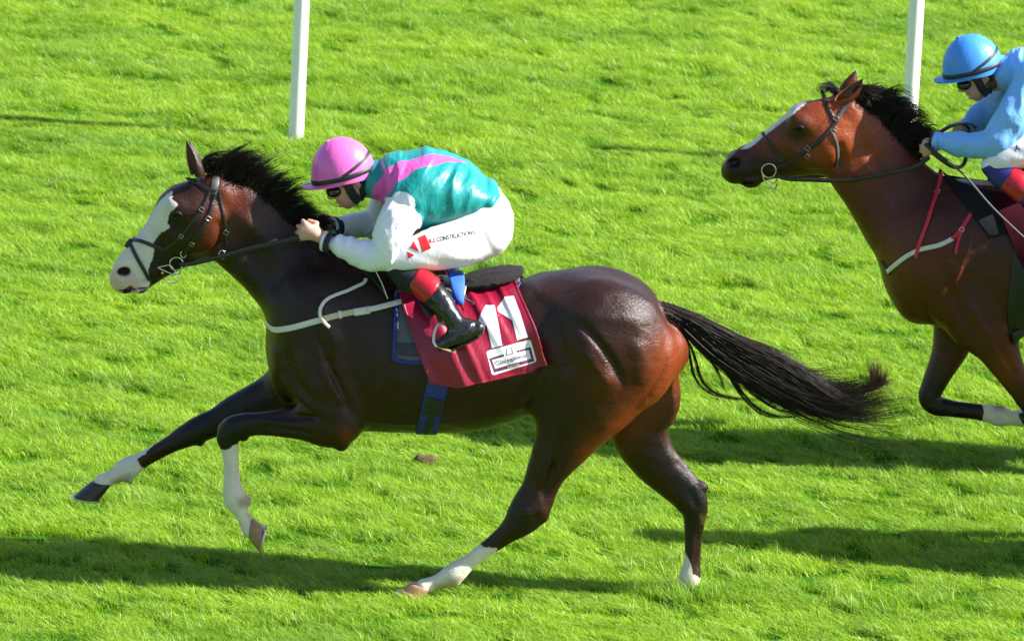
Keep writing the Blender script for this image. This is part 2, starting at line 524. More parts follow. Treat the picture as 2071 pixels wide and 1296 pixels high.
# ------------------------------------------------------------------ horse
def coat_mat(name, body, light, dark, white_leg=(0.66, 0.60, 0.53)):
    m, nt, b = new_mat(name)
    co = objco(nt)
    n1 = noise_(nt, 3.0, 4, 0.6, co)
    n2 = noise_(nt, 60.0, 3, 0.6, co)
    n3 = noise_(nt, 14.0, 4, 0.65, co)
    hair = noise_(nt, 230.0, 3, 0.65, objco(nt, (0.3, 1, 0.8)))
    c = mixc(nt, math_(nt, 'MULTIPLY', n1, 0.2), body, light)
    c = mixc(nt, attr(nt, 'red'), c, light)  # reddish coat tone, also carries painted sunlit patches
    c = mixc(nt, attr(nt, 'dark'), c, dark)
    c = mixc(nt, math_(nt, 'MULTIPLY', n2, 0.35), c, mixc(nt, 0.5, c, dark))
    wn_ = mixc(nt, n3, tuple(x * 0.72 for x in white_leg), tuple(min(1, x * 1.18) for x in white_leg))
    wm = thresh(nt, attr(nt, 'white'), n2, 0.016, 0.003)
    c = mixc(nt, wm, c, wn_)
    pm = thresh(nt, attr(nt, 'pink'), n3, 0.05, 0.012)
    c = mixc(nt, math_(nt, 'MULTIPLY', pm, 0.75), c, (0.60, 0.38, 0.35))
    sm = thresh(nt, attr(nt, 'stain'), n3, 0.06, 0.018)
    c = mixc(nt, math_(nt, 'MULTIPLY', sm, 0.65), c, (0.2, 0.12, 0.045))
    c = mixc(nt, math_(nt, 'MULTIPLY', attr(nt, 'inner'), 0.7), c, (0.20, 0.10, 0.075))
    bm = thresh(nt, attr(nt, 'black'), n3, 0.02, 0.004)
    c = mixc(nt, bm, c, (0.012, 0.009, 0.008))
    nt.links.new(c, b.inputs['Base Color'])
    r = nt.nodes.new('ShaderNodeMapRange'); nt.links.new(n3, r.inputs[0])
    r.inputs[3].default_value = 0.25; r.inputs[4].default_value = 0.44
    rr = math_(nt, 'MULTIPLY_ADD', wm, 0.3, r.outputs[0])
    nt.links.new(rr, b.inputs['Roughness'])
    b.inputs['Specular IOR Level'].default_value = 0.34
    b.inputs['Sheen Weight'].default_value = 0.0; b.inputs['Sheen Roughness'].default_value = 0.35
    v1 = noise_(nt, 5.5, 2, 0.5, co, 0.6)                         # veins: thin ridges where the noise crosses its middle
    vein = N_(nt, 'ShaderNodeMapRange'); nt.links.new(math_(nt, 'ABSOLUTE', math_(nt, 'SUBTRACT', v1, 0.5)), vein.inputs[0])
    vein.inputs[1].default_value = 0.0; vein.inputs[2].default_value = 0.016; vein.inputs[3].default_value = 1.0; vein.inputs[4].default_value = 0.0
    vmask = N_(nt, 'ShaderNodeMapRange'); nt.links.new(noise_(nt, 2.2, 2, 0.5, co), vmask.inputs[0]); vmask.inputs[1].default_value = 0.5; vmask.inputs[2].default_value = 0.62
    vv = math_(nt, 'MULTIPLY', vein.outputs[0], vmask.outputs[0])
    musc = noise_(nt, 9.0, 3, 0.55, objco(nt, (0.7, 1, 1.2)), 0.5)
    h = math_(nt, 'ADD', math_(nt, 'MULTIPLY', hair, 0.75), math_(nt, 'MULTIPLY', n3, 0.9))
    h = math_(nt, 'ADD', h, math_(nt, 'MULTIPLY', vv, 0.14)); h = math_(nt, 'ADD', h, math_(nt, 'MULTIPLY', musc, 2.0))
    bump_(nt, b, h, 0.5, 0.007)
    return m
M_hoof = simple_mat('hoof_horn', (0.30, 0.17, 0.09), 0.45, 0.5, 22, 0.3, stretch=(1, 1, 5))
M_hoofd = simple_mat('hoof_dark_horn', (0.03, 0.024, 0.02), 0.4, 0.4, 22, 0.3, stretch=(1, 1, 5))
M_shoe = simple_mat('aluminium_shoe', (0.6, 0.6, 0.6), 0.3, 0.2, 40, 0.05, metal=0.9)
M_eye = simple_mat('horse_eye_dark', (0.008, 0.004, 0.003), 0.08, 0.2, 20, 0.0, spec=0.22)
M_lid = simple_mat('dark_eyelid_skin', (0.010, 0.007, 0.006), 0.6, 0.3, 60, 0.2)
M_mane = simple_mat('black_horsehair', (0.011, 0.007, 0.006), 0.45, 0.5, 50, 0.0, spec=0.35)
M_tail = simple_mat('dark_tail_hair', (0.014, 0.007, 0.005), 0.45, 0.6, 30, 0.0, spec=0.35)
M_tailtip = simple_mat('reddish_tail_end_hair', (0.10, 0.045, 0.03), 0.45, 0.4, 30, 0.0)

def ear_vf(base_a, base_b, tip, y, Y0, depth=0.026, lean=0.0, turn=-55.0):
    """a cupped pointed ear: a leaf rolled into an open cone, in photograph pixels with lateral offset y; the opening turns towards the outside"""
    A = at(base_a[0], base_a[1], Y0 + y); B = at(base_b[0], base_b[1], Y0 + y); T = at(tip[0], tip[1], Y0 + y + lean)
    mid = (A + B) / 2; axis = T - mid; half = (B - A) / 2
    if y > 0: turn = -turn
    n = 16; seg = 20
    V = []; F = []
    for sh in (0, 1):
        for i in range(n + 1):
            t = i / n
            w = 0.80 * (1 - t ** 2.0) + 0.95 * t * (1 - t) ** 1.2
            gap = math.radians(np.interp(t, [0, 0.18, 0.5, 1], [8, 40, 58, 70]))
            c = mid + axis * t + half * 0.16 * math.sin(t * math.pi) - half * 0.1 * t
            for k in range(seg):
                a = gap + (2 * math.pi - 2 * gap) * k / (seg - 1) + math.radians(turn)
                sc = max(w, 0.02) * (1 - 0.17 * sh)
                V.append(c - half * math.cos(a) * sc + np.array([0, 1, 0]) * math.sin(a) * depth * sc)
    m = (n + 1) * seg
    for sh in (0, 1):
        for i in range(n):
            for k in range(seg - 1):
                q = (sh * m + i * seg + k, sh * m + i * seg + k + 1, sh * m + (i + 1) * seg + k + 1, sh * m + (i + 1) * seg + k)
                F.append(q if sh else q[::-1])
    for i in range(n):
        for k in (0, seg - 1):
            q = (i * seg + k, (i + 1) * seg + k, m + (i + 1) * seg + k, m + i * seg + k)
            F.append(q if k else q[::-1])
    return np.array(V), F

def hoof_obj(parent, cor, toe, heel, Y, hw, mat, shoe=True, name='hoof'):
    """hoof: coronet centre, toe tip and heel bottom in pixels; a slanted cone frustum with a flat sole"""
    c = at(*cor, Y); t = at(*toe, Y); h = at(*heel, Y)
    fwd = t - h; L = np.linalg.norm(fwd); fwd /= L
    up = c - (t + h) / 2; up -= fwd * (up @ fwd); H = np.linalg.norm(up); up /= H
    side = np.cross(fwd, up)
    solec = (t + h) / 2
    shift = (c - solec) @ fwd
    rings = []
    n = 28
    for i, (s, ht) in enumerate(((0.86, -0.004), (1.0, 0.0), (0.95, 0.25), (0.88, 0.55), (0.80, 0.85), (0.76, 0.97), (0.66, 1.06))):
        cc = solec + up * H * ht + fwd * shift * ht
        r = []
        for k in range(n):
            a = 2 * math.pi * k / n
            x = math.cos(a)
            ln = 0.5 * L * (1 if x > 0 else (1 - 0.12 * (1 - ht)))
            bx = x if x > 0 else max(x, -0.86)
            r.append(cc + fwd * ln * s * bx + side * hw * s * math.sin(a) * (1 if x > -0.5 else 0.92))
        rings.append(r)
    V = np.array(rings).reshape(-1, 3); R = len(rings)
    F = [(i * n + k, i * n + (k + 1) % n, (i + 1) * n + (k + 1) % n, (i + 1) * n + k) for i in range(R - 1) for k in range(n)]
    F.append(tuple(range(n))[::-1]); F.append(tuple((R - 1) * n + k for k in range(n)))
    o = mesh_obj(name, V, F, mat, parent)
    if shoe:
        pts = [solec + up * 0.003 + fwd * 0.5 * L * 0.93 * math.cos(a) + side * hw * 0.93 * math.sin(a) for a in np.linspace(-2.5, 2.5, 30)]
        v, f = ribbon(pts, [-up] * 30, 0.02, 0.008)
        mesh_obj('horseshoe', v, f, M_shoe, o, smooth=False)
    return o

def build_horse(cfg, mat, root):
    Y0 = cfg['Y0']; x0, y0, x1, y1 = cfg['box']
    lo = at(x0 - 40, y1, Y0); hi = at(x1 + 40, y0, Y0)
    fl = Field([lo[0], Y0 - 0.46, lo[2]], [hi[0], Y0 + 0.46, hi[2]], cfg.get('h', 0.0085))
    fl.loft(cfg['trunk'], Y0, 0.02, p=2.2, sub=6)
    for e in cfg.get('mass', []):           # paired muscle masses: px,py,rx,ry(px) , y, ry, angle, k
        c = at(e[0], e[1], Y0 - abs(e[4]))
        s = mpp(Y0)
        for sg in (-1, 1):
            fl.ell([c[0], Y0 + sg * abs(e[4]), c[2]], [e[2] * s, e[5], e[3] * s], e[6], e[7])
    fl.loft(cfg['neck'], Y0, 0.13, p=2.1)
    fl.loft(cfg['dock'], Y0, 0.05)
    fl.loft(cfg['head'], Y0, 0.035, p=2.25)
    for e in cfg.get('headmass', []):
        c = at(e[0], e[1], Y0 - abs(e[4])); s = mpp(Y0)
        for sg in (-1, 1):
            fl.ell([c[0], Y0 + sg * abs(e[4]), c[2]], [e[2] * s, e[5], e[3] * s], e[6], e[7])
    for nm in cfg['legs']:
        L = cfg['legs'][nm]
        fl.loft(L['st'], Y0, L.get('k', 0.07))
    for e in cfg.get('bits', []):           # single small masses: px,py,r_px,y,ry
        c = at(e[0], e[1], Y0 + e[3])
        fl.ell(c, [e[2] * mpp(Y0), e[4], e[2] * mpp(Y0)], 0, 0.010)
    for g in cfg.get('gauss', []):          # px,py,rx,ry,angle,amp,ydepth[,one-sided]
        c = at(g[0], g[1], Y0 - g[6] * (1 if len(g) < 8 else -g[7])); s = mpp(Y0)
        for sg in ((-1, 1) if len(g) < 8 else (g[7],)):
            fl.gauss([c[0], Y0 + sg * g[6], c[2]], [g[2] * s, 0.12, g[3] * s], g[4], g[5] * 1.35)
    for st in cfg.get('stroke', []):        # points, width px, amp, ydepth[, side]
        pts = [at(q[0], q[1], Y0 - st[3] * (1 if len(st) < 5 else -st[4])) for q in st[0]]
        for sg in ((-1, 1) if len(st) < 5 else (st[4],)):
            P = np.array([[q[0], Y0 + sg * st[3], q[2]] for q in pts])
            fl.stroke(P, st[1] * mpp(Y0), st[2] * 1.25, 0.09 if len(st) < 5 else 0.03)
    for n_ in cfg.get('nostril', []):
        c = at(n_[0], n_[1], Y0 - n_[4])
        for sg in (-1, 1):
            fl.ell([c[0], Y0 + sg * n_[4], c[2]], [n_[2] * mpp(Y0), 0.042, n_[3] * mpp(Y0)], n_[5], 0.010, 'sub')
    for m_ in cfg.get('mouth', []):
        c = at(m_[0], m_[1], Y0)
        fl.ell(c, [m_[2] * mpp(Y0), 0.09, m_[3] * mpp(Y0)], m_[4], 0.008, 'sub')
    fl.noise(lambda p: 0.0022 * vnoise(p, 11.0, 1) + 0.0012 * vnoise(p, 26.0, 2))
    V, F = fl.mesh()
    surf = Surf(V, F, Y0)
    parts = [(V, F)]
    nb = len(V)
    inner = []
    for e in cfg['ears']:
        parts.append(ear_vf(*e, Y0=Y0)); k_ = len(parts[-1][0]); inner += [0.0] * (k_ // 2) + [1.0] * (k_ // 2)
    V2, F2 = join_vf(parts)
    S2 = np.stack([V2[:, 0], np.full(len(V2), Y0), V2[:, 2]], -1)
    q = proj(S2)                              # mid-plane pixel coordinates for markings
    qn = proj(V2)
    s = mpp(Y0)
    yy = V2[:, 1] - Y0
    at_ = {k: np.full(len(V2), -1.0 if k in ('white', 'pink', 'stain', 'black') else 0.0) for k in ('white', 'pink', 'stain', 'black', 'dark', 'red')}
    for k, poly, cond in cfg['marks']:
        # cond: (ymin,ymax) lateral range; 'near' uses seen pixels, mirrored
        if cond == 'sym':
            Vm = V2.copy(); Vm[:, 1] = Y0 - np.abs(yy)
            d = poly_sd(proj(Vm), poly) * s
        else:
            d = poly_sd(qn, poly) * s
            d = np.where((yy >= cond[0]) & (yy <= cond[1]), d, -1.0)
        at_[k] = np.maximum(at_[k], d)
    for n_ in cfg.get('nostril', []):
        c = at(n_[0], n_[1], Y0 - n_[4])
        Vm = np.stack([V2[:, 0] - c[0], np.abs(yy) - n_[4], V2[:, 2] - c[2]], -1)
        at_['black'] = np.maximum(at_['black'], 0.021 - np.linalg.norm(Vm * [0.72, 0.25, 1.05], axis=1))
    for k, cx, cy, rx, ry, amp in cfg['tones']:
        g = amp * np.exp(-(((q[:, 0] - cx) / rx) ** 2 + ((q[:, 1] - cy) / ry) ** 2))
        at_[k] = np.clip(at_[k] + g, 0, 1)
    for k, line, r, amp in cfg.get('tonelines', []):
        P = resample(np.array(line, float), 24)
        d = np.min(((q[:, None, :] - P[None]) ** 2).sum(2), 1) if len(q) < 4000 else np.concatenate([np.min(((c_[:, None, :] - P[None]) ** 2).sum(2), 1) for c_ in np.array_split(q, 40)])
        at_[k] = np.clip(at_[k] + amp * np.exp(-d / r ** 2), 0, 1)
    at_['inner'] = np.r_[np.zeros(nb), np.array(inner)]
    body = mesh_obj('body', V2, F2, mat, root, attrs=at_)
    for nm in cfg['legs']:
        hf = cfg['legs'][nm].get('hoof')
        if hf: hoof_obj(root, hf[0], hf[1], hf[2], Y0 + hf[3], hf[4], hf[5], hf[6] if len(hf) > 6 else True)
    ex, ey, er = cfg['eye']
    h, nn = surf.hit(ex, ey)
    for sg in (-1, 1):
        c = h.copy() - nn * er * 0.62
        nrm = nn.copy()
        if sg > 0: c[1] = 2 * Y0 - c[1]; nrm[1] *= -1
        vv = []; ff = []
        n1, n2 = 10, 16
        T = np.array([1.0, 0, 0.3]); T -= nrm * (T @ nrm); T /= np.linalg.norm(T); B = np.cross(nrm, T)
        for i in range(n1 + 1):
            a = math.pi * i / n1
            for k in range(n2):
                b_ = 2 * math.pi * k / n2
                vv.append(c + nrm * er * 0.9 * math.cos(a) + (T * math.cos(b_) * 1.15 + B * math.sin(b_) * 0.78) * er * math.sin(a))
        for i in range(n1):
            for k in range(n2): ff.append((i * n2 + k, i * n2 + (k + 1) % n2, (i + 1) * n2 + (k + 1) % n2, (i + 1) * n2 + k))
        mesh_obj('eye', vv, ff, M_eye, root)
        # eyelids
        ring = np.array([c + nrm * er * (0.52 - 0.16 * abs(math.cos(b_))) + (T * math.cos(b_) * 1.16 + B * math.sin(b_) * 0.74) * er * 0.92 for b_ in np.linspace(0, 2 * math.pi, 24, endpoint=False)])
        v, f = tube(ring, 0.0046, 8, True)
        mesh_obj('eyelid', v, f, M_lid, root)
    return surf, body, V, F

def hair_bundle(guides, n, jit, rad, npts=22, curl=0.0, root_jit=0.006, seed=1, len_var=0.25):
    """strands interpolated between guide curves (each a list of 3-D points)"""
    r = np.random.default_rng(seed)
    G = np.array([resample(spline(g, 8), npts) for g in guides])
    out = []; ra = []
    t = np.linspace(0, 1, npts)[:, None]
    for i in range(n):
        u = r.random() * (len(G) - 1); a = int(min(u, len(G) - 2)) if len(G) > 1 else 0
        w = u - a
        c = G[a] * (1 - w) + G[a + 1] * w if len(G) > 1 else G[0].copy()
        L = 1 - len_var * r.random() ** 1.5
        c = np.stack([np.interp(t[:, 0] * L, t[:, 0], c[:, k]) for k in range(3)], -1)
        off = r.normal(0, 1, 3) * jit * np.array([1, 1.4, 1]); ro = r.normal(0, root_jit, 3) * np.array([1, 1.5, 0.6])
        c = c + ro * (1 - t) + off * t ** 0.8
        ph = r.random(3) * 6.28; fr = 1.2 + r.random(3) * 2.2
        c = c + curl * t * np.sin(t * fr * 6.28 * 0.5 + ph) * r.random()
        out.append(c); ra.append(rad * (0.6 + 0.8 * r.random()))
    return np.array(out), np.array(ra)

# ---- the leading horse (number 11), traced in photograph pixels on its own mid-plane
H1 = dict(
    Y0=0.0, box=(120, 240, 1500, 1260), h=0.0082,
    trunk=[(606, 705, 66, 0, .12), (622, 702, 100, 0, .16), (660, 703, 148, 0, .21), (730, 708, 166, 0, .24), (800, 718, 157, 0, .262), (870, 726, 149, 0, .275),
           (940, 727, 145, 0, .28), (1010, 715, 138, 0, .27), (1075, 692, 128, 0, .255), (1135, 674, 126, 0, .262), (1195, 672, 125, 0, .265), (1250, 683, 115, 0, .25), (1300, 700, 95, 0, .20), (1335, 708, 60, 0, .14)],
    mass=[(648, 695, 82, 130, .12, .11, 20, .06),         # shoulder
          (668, 820, 62, 70, .16, .075, -35, .05),        # triceps
          (590, 748, 44, 70, .075, .08, 0, .05),         # breast
          (1215, 690, 125, 118, .13, .13, -10, .07),      # hindquarter
          (1288, 722, 72, 98, .105, .10, 18, .05),        # buttock
          (1165, 770, 92, 88, .15, .09, 35, .06),         # thigh front
          ],
    neck=[(430, 425, 62, 0, .055, 0), (456, 437, 80, 0, .068, -.15), (490, 466, 84, 0, .075, -.22), (530, 502, 84, 0, .085, -.3), (572, 538, 90, 0, .10, -.35), (618, 574, 104, 0, .13, -.4), (668, 616, 124, 0, .165, -.4), (700, 650, 130, 0, .19, -.35)],
    head=[(432, 392, 42, 0, .065), (418, 407, 60, 0, .083), (402, 426, 75, 0, .098, -.08), (382, 451, 79, 0, .094, -.16), (356, 477, 69, 0, .078, -.15), (328, 501, 58, 0, .064, -.1), (300, 524, 50, 0, .056, 0), (277, 544, 46, 0, .055, 0), (260, 557, 39, 0, .054, .1), (252, 563, 31, 0, .046, .1)],
    dock=[(1315, 636, 26, 0, .05), (1345, 630, 17, 0, .032), (1380, 646, 12, 0, .024), (1415, 664, 7, 0, .015)],
    headmass=[(410, 462, 38, 58, .066, .036, -35, .03),   # cheek
              (358, 424, 26, 18, .074, .026, -40, .03),  # brow
              (248, 548, 20, 23, .036, .026, -30, .02),   # nostril wing
              (283, 578, 20, 15, .018, .03, 20, .02),     # lower lip / chin
              (253, 572, 16, 12, .02, .028, 20, .015)],
    legs=dict(
        near_hind=dict(k=.08, st=[(1215, 715, 128, -.12, .115), (1190, 790, 112, -.135, .11), (1163, 845, 86, -.14, .095), (1138, 895, 61, -.14, .075), (1108, 948, 43.5, -.135, .057), (1092, 985, 37, -.13, .044), (1078, 1016, 39.5, -.13, .046), (1064, 1040, 39, -.13, .047), (1046, 1060, 31, -.13, .040), (1022, 1080, 22.5, -.13, .031), (990, 1105, 17.5, -.13, .0255), (950, 1135, 17, -.13, .0255), (926, 1154, 21.5, -.13, .035), (910, 1166, 22.5, -.13, .036), (892, 1174, 17, -.13, .029), (873, 1180, 15, -.13, .028), (858, 1186, 18, -.13, .036)],
                       hoof=((853, 1184), (803, 1197), (864, 1212), -.13, .058, M_hoof)),
        far_hind=dict(k=.07, st=[(1270, 720, 90, .12, .11), (1304, 800, 74, .14, .10), (1291, 864, 62, .14, .085), (1317, 922, 50, .14, .07), (1358, 966, 42, .135, .052), (1382, 990, 38.5, .13, .046), (1398, 1012, 34.5, .13, .047), (1405, 1036, 27, .13, .043), (1404, 1062, 21.5, .13, .034), (1402, 1095, 17.5, .13, .027), (1400, 1135, 17, .13, .0265), (1396, 1160, 22, .13, .036), (1393, 1174, 22, .13, .036), (1384, 1187, 16.5, .13, .029), (1376, 1194, 15, .13, .028), (1366, 1200, 18, .13, .036)],
                      hoof=((1368, 1194), (1326, 1216), (1380, 1216), .13, .058, M_hoof)),
        near_fore=dict(k=.06, st=[(655, 770, 66, -.15, .075), (686, 838, 50, -.165, .075), (672, 862, 44, -.165, .07), (615, 857, 34, -.155, .06), (552, 856, 26.5, -.145, .045), (515, 857, 23.5, -.137, .039), (490, 860, 26, -.132, .044), (470, 868, 27.5, -.13, .046), (461, 885, 24, -.13, .042), (463, 900, 19.5, -.13, .033), (466, 918, 17.5, -.13, .028), (468, 950, 16.5, -.13, .0255), (470, 980, 18, -.13, .028), (474, 1002, 23.5, -.13, .037), (478, 1016, 23, -.13, .036), (486, 1033, 16.5, -.13, .029), (495, 1050, 14.5, -.13, .027), (502, 1062, 17, -.13, .033), (506, 1069, 19, -.13, .036)],
                       hoof=((507, 1066), (526, 1117), (538, 1062), -.13, .055, M_hoof)),
        far_fore=dict(k=.06, st=[(610, 770, 66, .13, .08), (560, 800, 52, .15, .072), (515, 816, 41, .15, .065), (472, 836, 36, .145, .055), (436, 854, 29.5, .14, .044), (410, 865, 28.5, .136, .046), (390, 875, 27.5, .134, .046), (368, 886, 23, .13, .039), (345, 898, 18.5, .13, .031), (322, 911, 17, .13, .0265), (290, 929, 16.5, .13, .0265), (268, 941, 21.5, .13, .035), (253, 950, 22.5, .13, .036), (238, 959, 17, .13, .029), (222, 967, 14.5, .13, .027), (208, 975, 18, .13, .036)],
                      hoof=((205, 977), (147, 1004), (207, 1010), .13, .056, M_hoofd)),
    ),
    gauss=[(1090, 590, 24, 16, -30, .020, .24),            # point of hip
           (1232, 772, 40, 30, 40, .010, .26), (1190, 690, 40, 60, 30, .008, .26),
           (1120, 640, 40, 50, 0, -.012, .26), (1085, 720, 34, 60, 0, -.016, .25), (1080, 800, 30, 40, 20, -.014, .2),
           (655, 640, 34, 60, 20, .010, .2), (700, 700, 30, 80, 18, -.010, .22), (640, 790, 30, 40, 10, .010, .2), (694, 872, 22, 26, 0, .008, .18),
           (1062, 1030, 14, 12, 0, .006, .14), (1100, 1035, 12, 18, 20, .006, .13),
           (362, 462, 36, 18, -48, -.006, .085), (322, 492, 30, 16, -45, -.005, .06),
           (540, 530, 60, 30, -40, -.006, .1), (500, 450, 30, 60, -40, .004, .08)],
    stroke=[([(648, 600), (662, 655), (690, 700)], 14, .014, .2), ([(655, 742), (672, 775), (696, 818)], 7, .014, .22), ([(612, 700), (622, 750), (652, 790)], 12, .010, .19),
            ([(470, 420), (520, 470), (566, 528), (606, 600)], 13, .009, .085), ([(560, 440), (610, 500), (650, 560)], 16, -.008, .1), ([(556, 690), (562, 740), (590, 785)], 10, .008, .12),
            ([(760, 690), (772, 770), (760, 840)], 13, .006, .27), ([(815, 740), (826, 800), (816, 850)], 12, .006, .28),
            ([(1100, 600), (1150, 630), (1230, 640), (1310, 650)], 16, .008, .25), ([(1110, 650), (1140, 700), (1150, 760)], 14, -.010, .26), ([(1175, 700), (1205, 740), (1236, 784)], 12, .011, .265),
            ([(1280, 680), (1300, 730), (1290, 780)], 18, .010, .23), ([(730, 850), (820, 858), (920, 852)], 7, .005, .2), ([(1130, 860), (1124, 905), (1108, 940)], 9, .008, .2, -1),
            ([(1160, 640), (1206, 686), (1242, 738), (1262, 792)], 8, -.014, .26),
            ([(1330, 640), (1346, 700), (1330, 762), (1280, 825), (1220, 880)], 7, -.006, .18),
            ([(1150, 880), (1120, 950), (1096, 1010)], 10, -.007, .2),
            ([(636, 650), (660, 720), (690, 790), (716, 850)], 8, -.012, .22),
            ([(590, 690), (600, 760), (640, 800), (690, 800)], 10, -.009, .18),
            ([(560, 740), (575, 800), (610, 822)], 9, -.010, .13),
            ([(660, 840), (600, 846), (540, 852)], 7, -.006, .21),
            ([(474, 908), (477, 950), (481, 996)], 3.2, -.006, .155, -1), ([(466, 915), (468, 990)], 3, .002, .155, -1),
            ([(1024, 1092), (985, 1122), (944, 1154)], 3.2, -.006, .155, -1), ([(1410, 1062), (1408, 1100), (1405, 1150)], 3.2, -.006, .105, 1), ([(346, 906), (310, 926), (276, 946)], 3.2, -.006, .105, 1),
            ([(1080, 960), (1066, 1010), (1050, 1030)], 6, -.005, .17, -1), ([(1390, 985), (1402, 1006), (1412, 1030)], 5, -.006, .09, 1), ([(1376, 1000), (1392, 1020), (1398, 1044)], 4, .005, .09, 1),
            ([(1128, 910), (1112, 965), (1096, 1020)], 6, -.014, .18, -1), ([(1360, 930), (1394, 962), (1414, 980)], 7, -.009, .09, 1),
            ([(515, 864), (580, 868), (655, 876)], 5, -.010, .2, -1), ([(545, 842), (610, 842), (655, 838)], 5, -.009, .21, -1), ([(500, 852), (570, 856), (640, 856)], 5, .005, .2, -1), ([(480, 850), (470, 880)], 5, .004, .17, -1),
            ([(440, 440), (448, 480), (440, 512)], 9, -.012, .08),
            ([(430, 400), (470, 470), (520, 540), (580, 600)], 14, -.006, .09),
            ([(265, 580), (290, 571), (312, 560)], 4, -.006, .05),
            ([(330, 470), (362, 486), (392, 486)], 6, .004, .085),
            ([(880, 700), (900, 780), (890, 850)], 16, .004, .28), ([(940, 700), (962, 780), (955, 840)], 16, .004, .28), ([(1000, 700), (1022, 760), (1018, 820)], 16, .004, .28),
            ([(1040, 840), (1085, 790), (1100, 730)], 10, .010, .22)],
    mouth=[(271, 581, 34, 2.4, 10)],
    bits=[(1098, 1046, 11, -.13, .022), (1088, 1030, 13, -.13, .024), (1423, 985, 11, .13, .022), (1414, 984, 14, .13, .026), (455, 866, 13, -.13, .036), (493, 884, 9, -.13, .022), (499, 1010, 9, -.13, .018), (504, 1018, 5, -.13, .012), (262, 967, 8, .13, .018), (264, 973, 5, .13, .012), (922, 1175, 9, -.13, .018), (405, 895, 9, .134, .022), (459, 890, 10, -.152, .014),
          (1042, 1035, 16, -.13, .034), (1384, 1020, 18, .13, .034), (405, 862, 16, .135, .034), (1395, 1178, 14, .13, .03), (690, 896, 16, -.165, .04)],
    nostril=[(250, 552, 15, 11, .066, 25)],
    ears=[((382, 352), (418, 362), (379, 284), -.058), ((386, 345), (418, 354), (384, 284), .058)],
    eye=(355, 436, .021),
    marks=[('white', [(215, 545), (240, 505), (296, 440), (322, 408), (346, 386), (350, 389), (347, 403), (361, 414), (343, 432), (338, 450), (345, 460), (326, 470), (310, 490), (311, 515), (300, 545), (303, 575), (300, 600), (270, 605), (215, 600)], 'sym'),
           ('pink', [(215, 566), (236, 538), (262, 540), (278, 562), (290, 580), (290, 605), (215, 605)], 'sym'),
           ('black', [(249, 588), (262, 577), (271, 578), (262, 592), (250, 594)], 'sym'), ('black', [(280, 594), (283, 588), (302, 585), (296, 600), (280, 600)], 'sym'),
           ('white', [(437, 905), (452, 909), (462, 909), (474, 898), (490, 900), (520, 1010), (560, 1130), (430, 1120)], (-.3, -.02)),
           ('white', [(316, 894), (290, 920), (277, 928), (284, 942), (298, 948), (262, 990), (120, 1040), (100, 960), (240, 910)], (.02, .3)),
           ('white', [(966, 1094), (978, 1106), (1006, 1108), (1000, 1125), (930, 1215), (780, 1230), (780, 1160), (900, 1135)], (-.3, -.02)),
           ('white', [(1372, 1115), (1384, 1116), (1397, 1135), (1400, 1160), (1420, 1170), (1420, 1230), (1340, 1230), (1368, 1150)], (.02, .3)),
           ('stain', [(476, 1008), (510, 1002), (512, 1024), (484, 1026)], (-.3, -.02)), ('stain', [(225, 968), (262, 958), (268, 980), (225, 980)], (.02, .3)),
           ('stain', [(880, 1180), (930, 1168), (925, 1195), (880, 1200)], (-.3, -.02)), ('stain', [(500, 1040), (540, 1040), (540, 1062), (508, 1058)], (-.3, -.02)),
           ('stain', [(1419, 1044), (1425, 1044), (1424, 1056), (1419, 1056)], (.02, .3)),
           ],
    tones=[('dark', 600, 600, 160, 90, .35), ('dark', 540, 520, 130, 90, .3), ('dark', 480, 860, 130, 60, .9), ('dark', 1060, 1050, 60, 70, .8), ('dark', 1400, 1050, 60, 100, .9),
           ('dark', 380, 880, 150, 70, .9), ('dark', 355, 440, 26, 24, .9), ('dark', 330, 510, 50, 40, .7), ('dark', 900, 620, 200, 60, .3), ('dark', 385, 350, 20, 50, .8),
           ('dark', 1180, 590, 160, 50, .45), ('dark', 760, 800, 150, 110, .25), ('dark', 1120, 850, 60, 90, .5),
            ('red', 462, 405, 40, 50, .75), ('red', 425, 480, 24, 44, .5), ('red', 1215, 745, 40, 40, .35), ('red', 704, 850, 16, 20, .8)],  # last red spot: small sun highlight painted on the elbow
    tonelines=[('red', [(1358, 690), (1352, 750), (1300, 820), (1215, 892)], 46, 1.0)],  # sunlit orange edge of buttock and thigh, painted into the coat
)
# ------------------------------------------------------------------ ground (structure)
def ground():
    m, nt, b = new_mat('turf_soil')
    co = objco(nt)
    nz = noise_(nt, 1.6, 6, 0.65, co)
    nt.links.new(mixc(nt, nz, (0.028, 0.085, 0.006), (0.05, 0.14, 0.010)), b.inputs['Base Color'])
    b.inputs['Roughness'].default_value = 1.0; b.inputs['Specular IOR Level'].default_value = 0.0
    bump_(nt, b, noise_(nt, 60, 4, 0.6, co), 0.5, 0.02)
    V = [(-300, -60, 0), (300, -60, 0), (300, 700, 0), (-300, 700, 0)]
    o = mesh_obj('ground', V, [(0, 1, 2, 3)], m, smooth=False); o['kind'] = 'structure'
ground()
horse1 = empty('racehorse', (0, 0, 0), 'dark brown racehorse with broad white blaze and white socks galloping under the number 11 cloth', 'horse', 'galloping racehorses')
M_coat1 = coat_mat('dark_bay_coat', (0.0145, 0.0046, 0.0030), (0.17, 0.030, 0.007), (0.0045, 0.003, 0.0026))
S1, B1, V1, F1 = build_horse(H1, M_coat1, horse1)
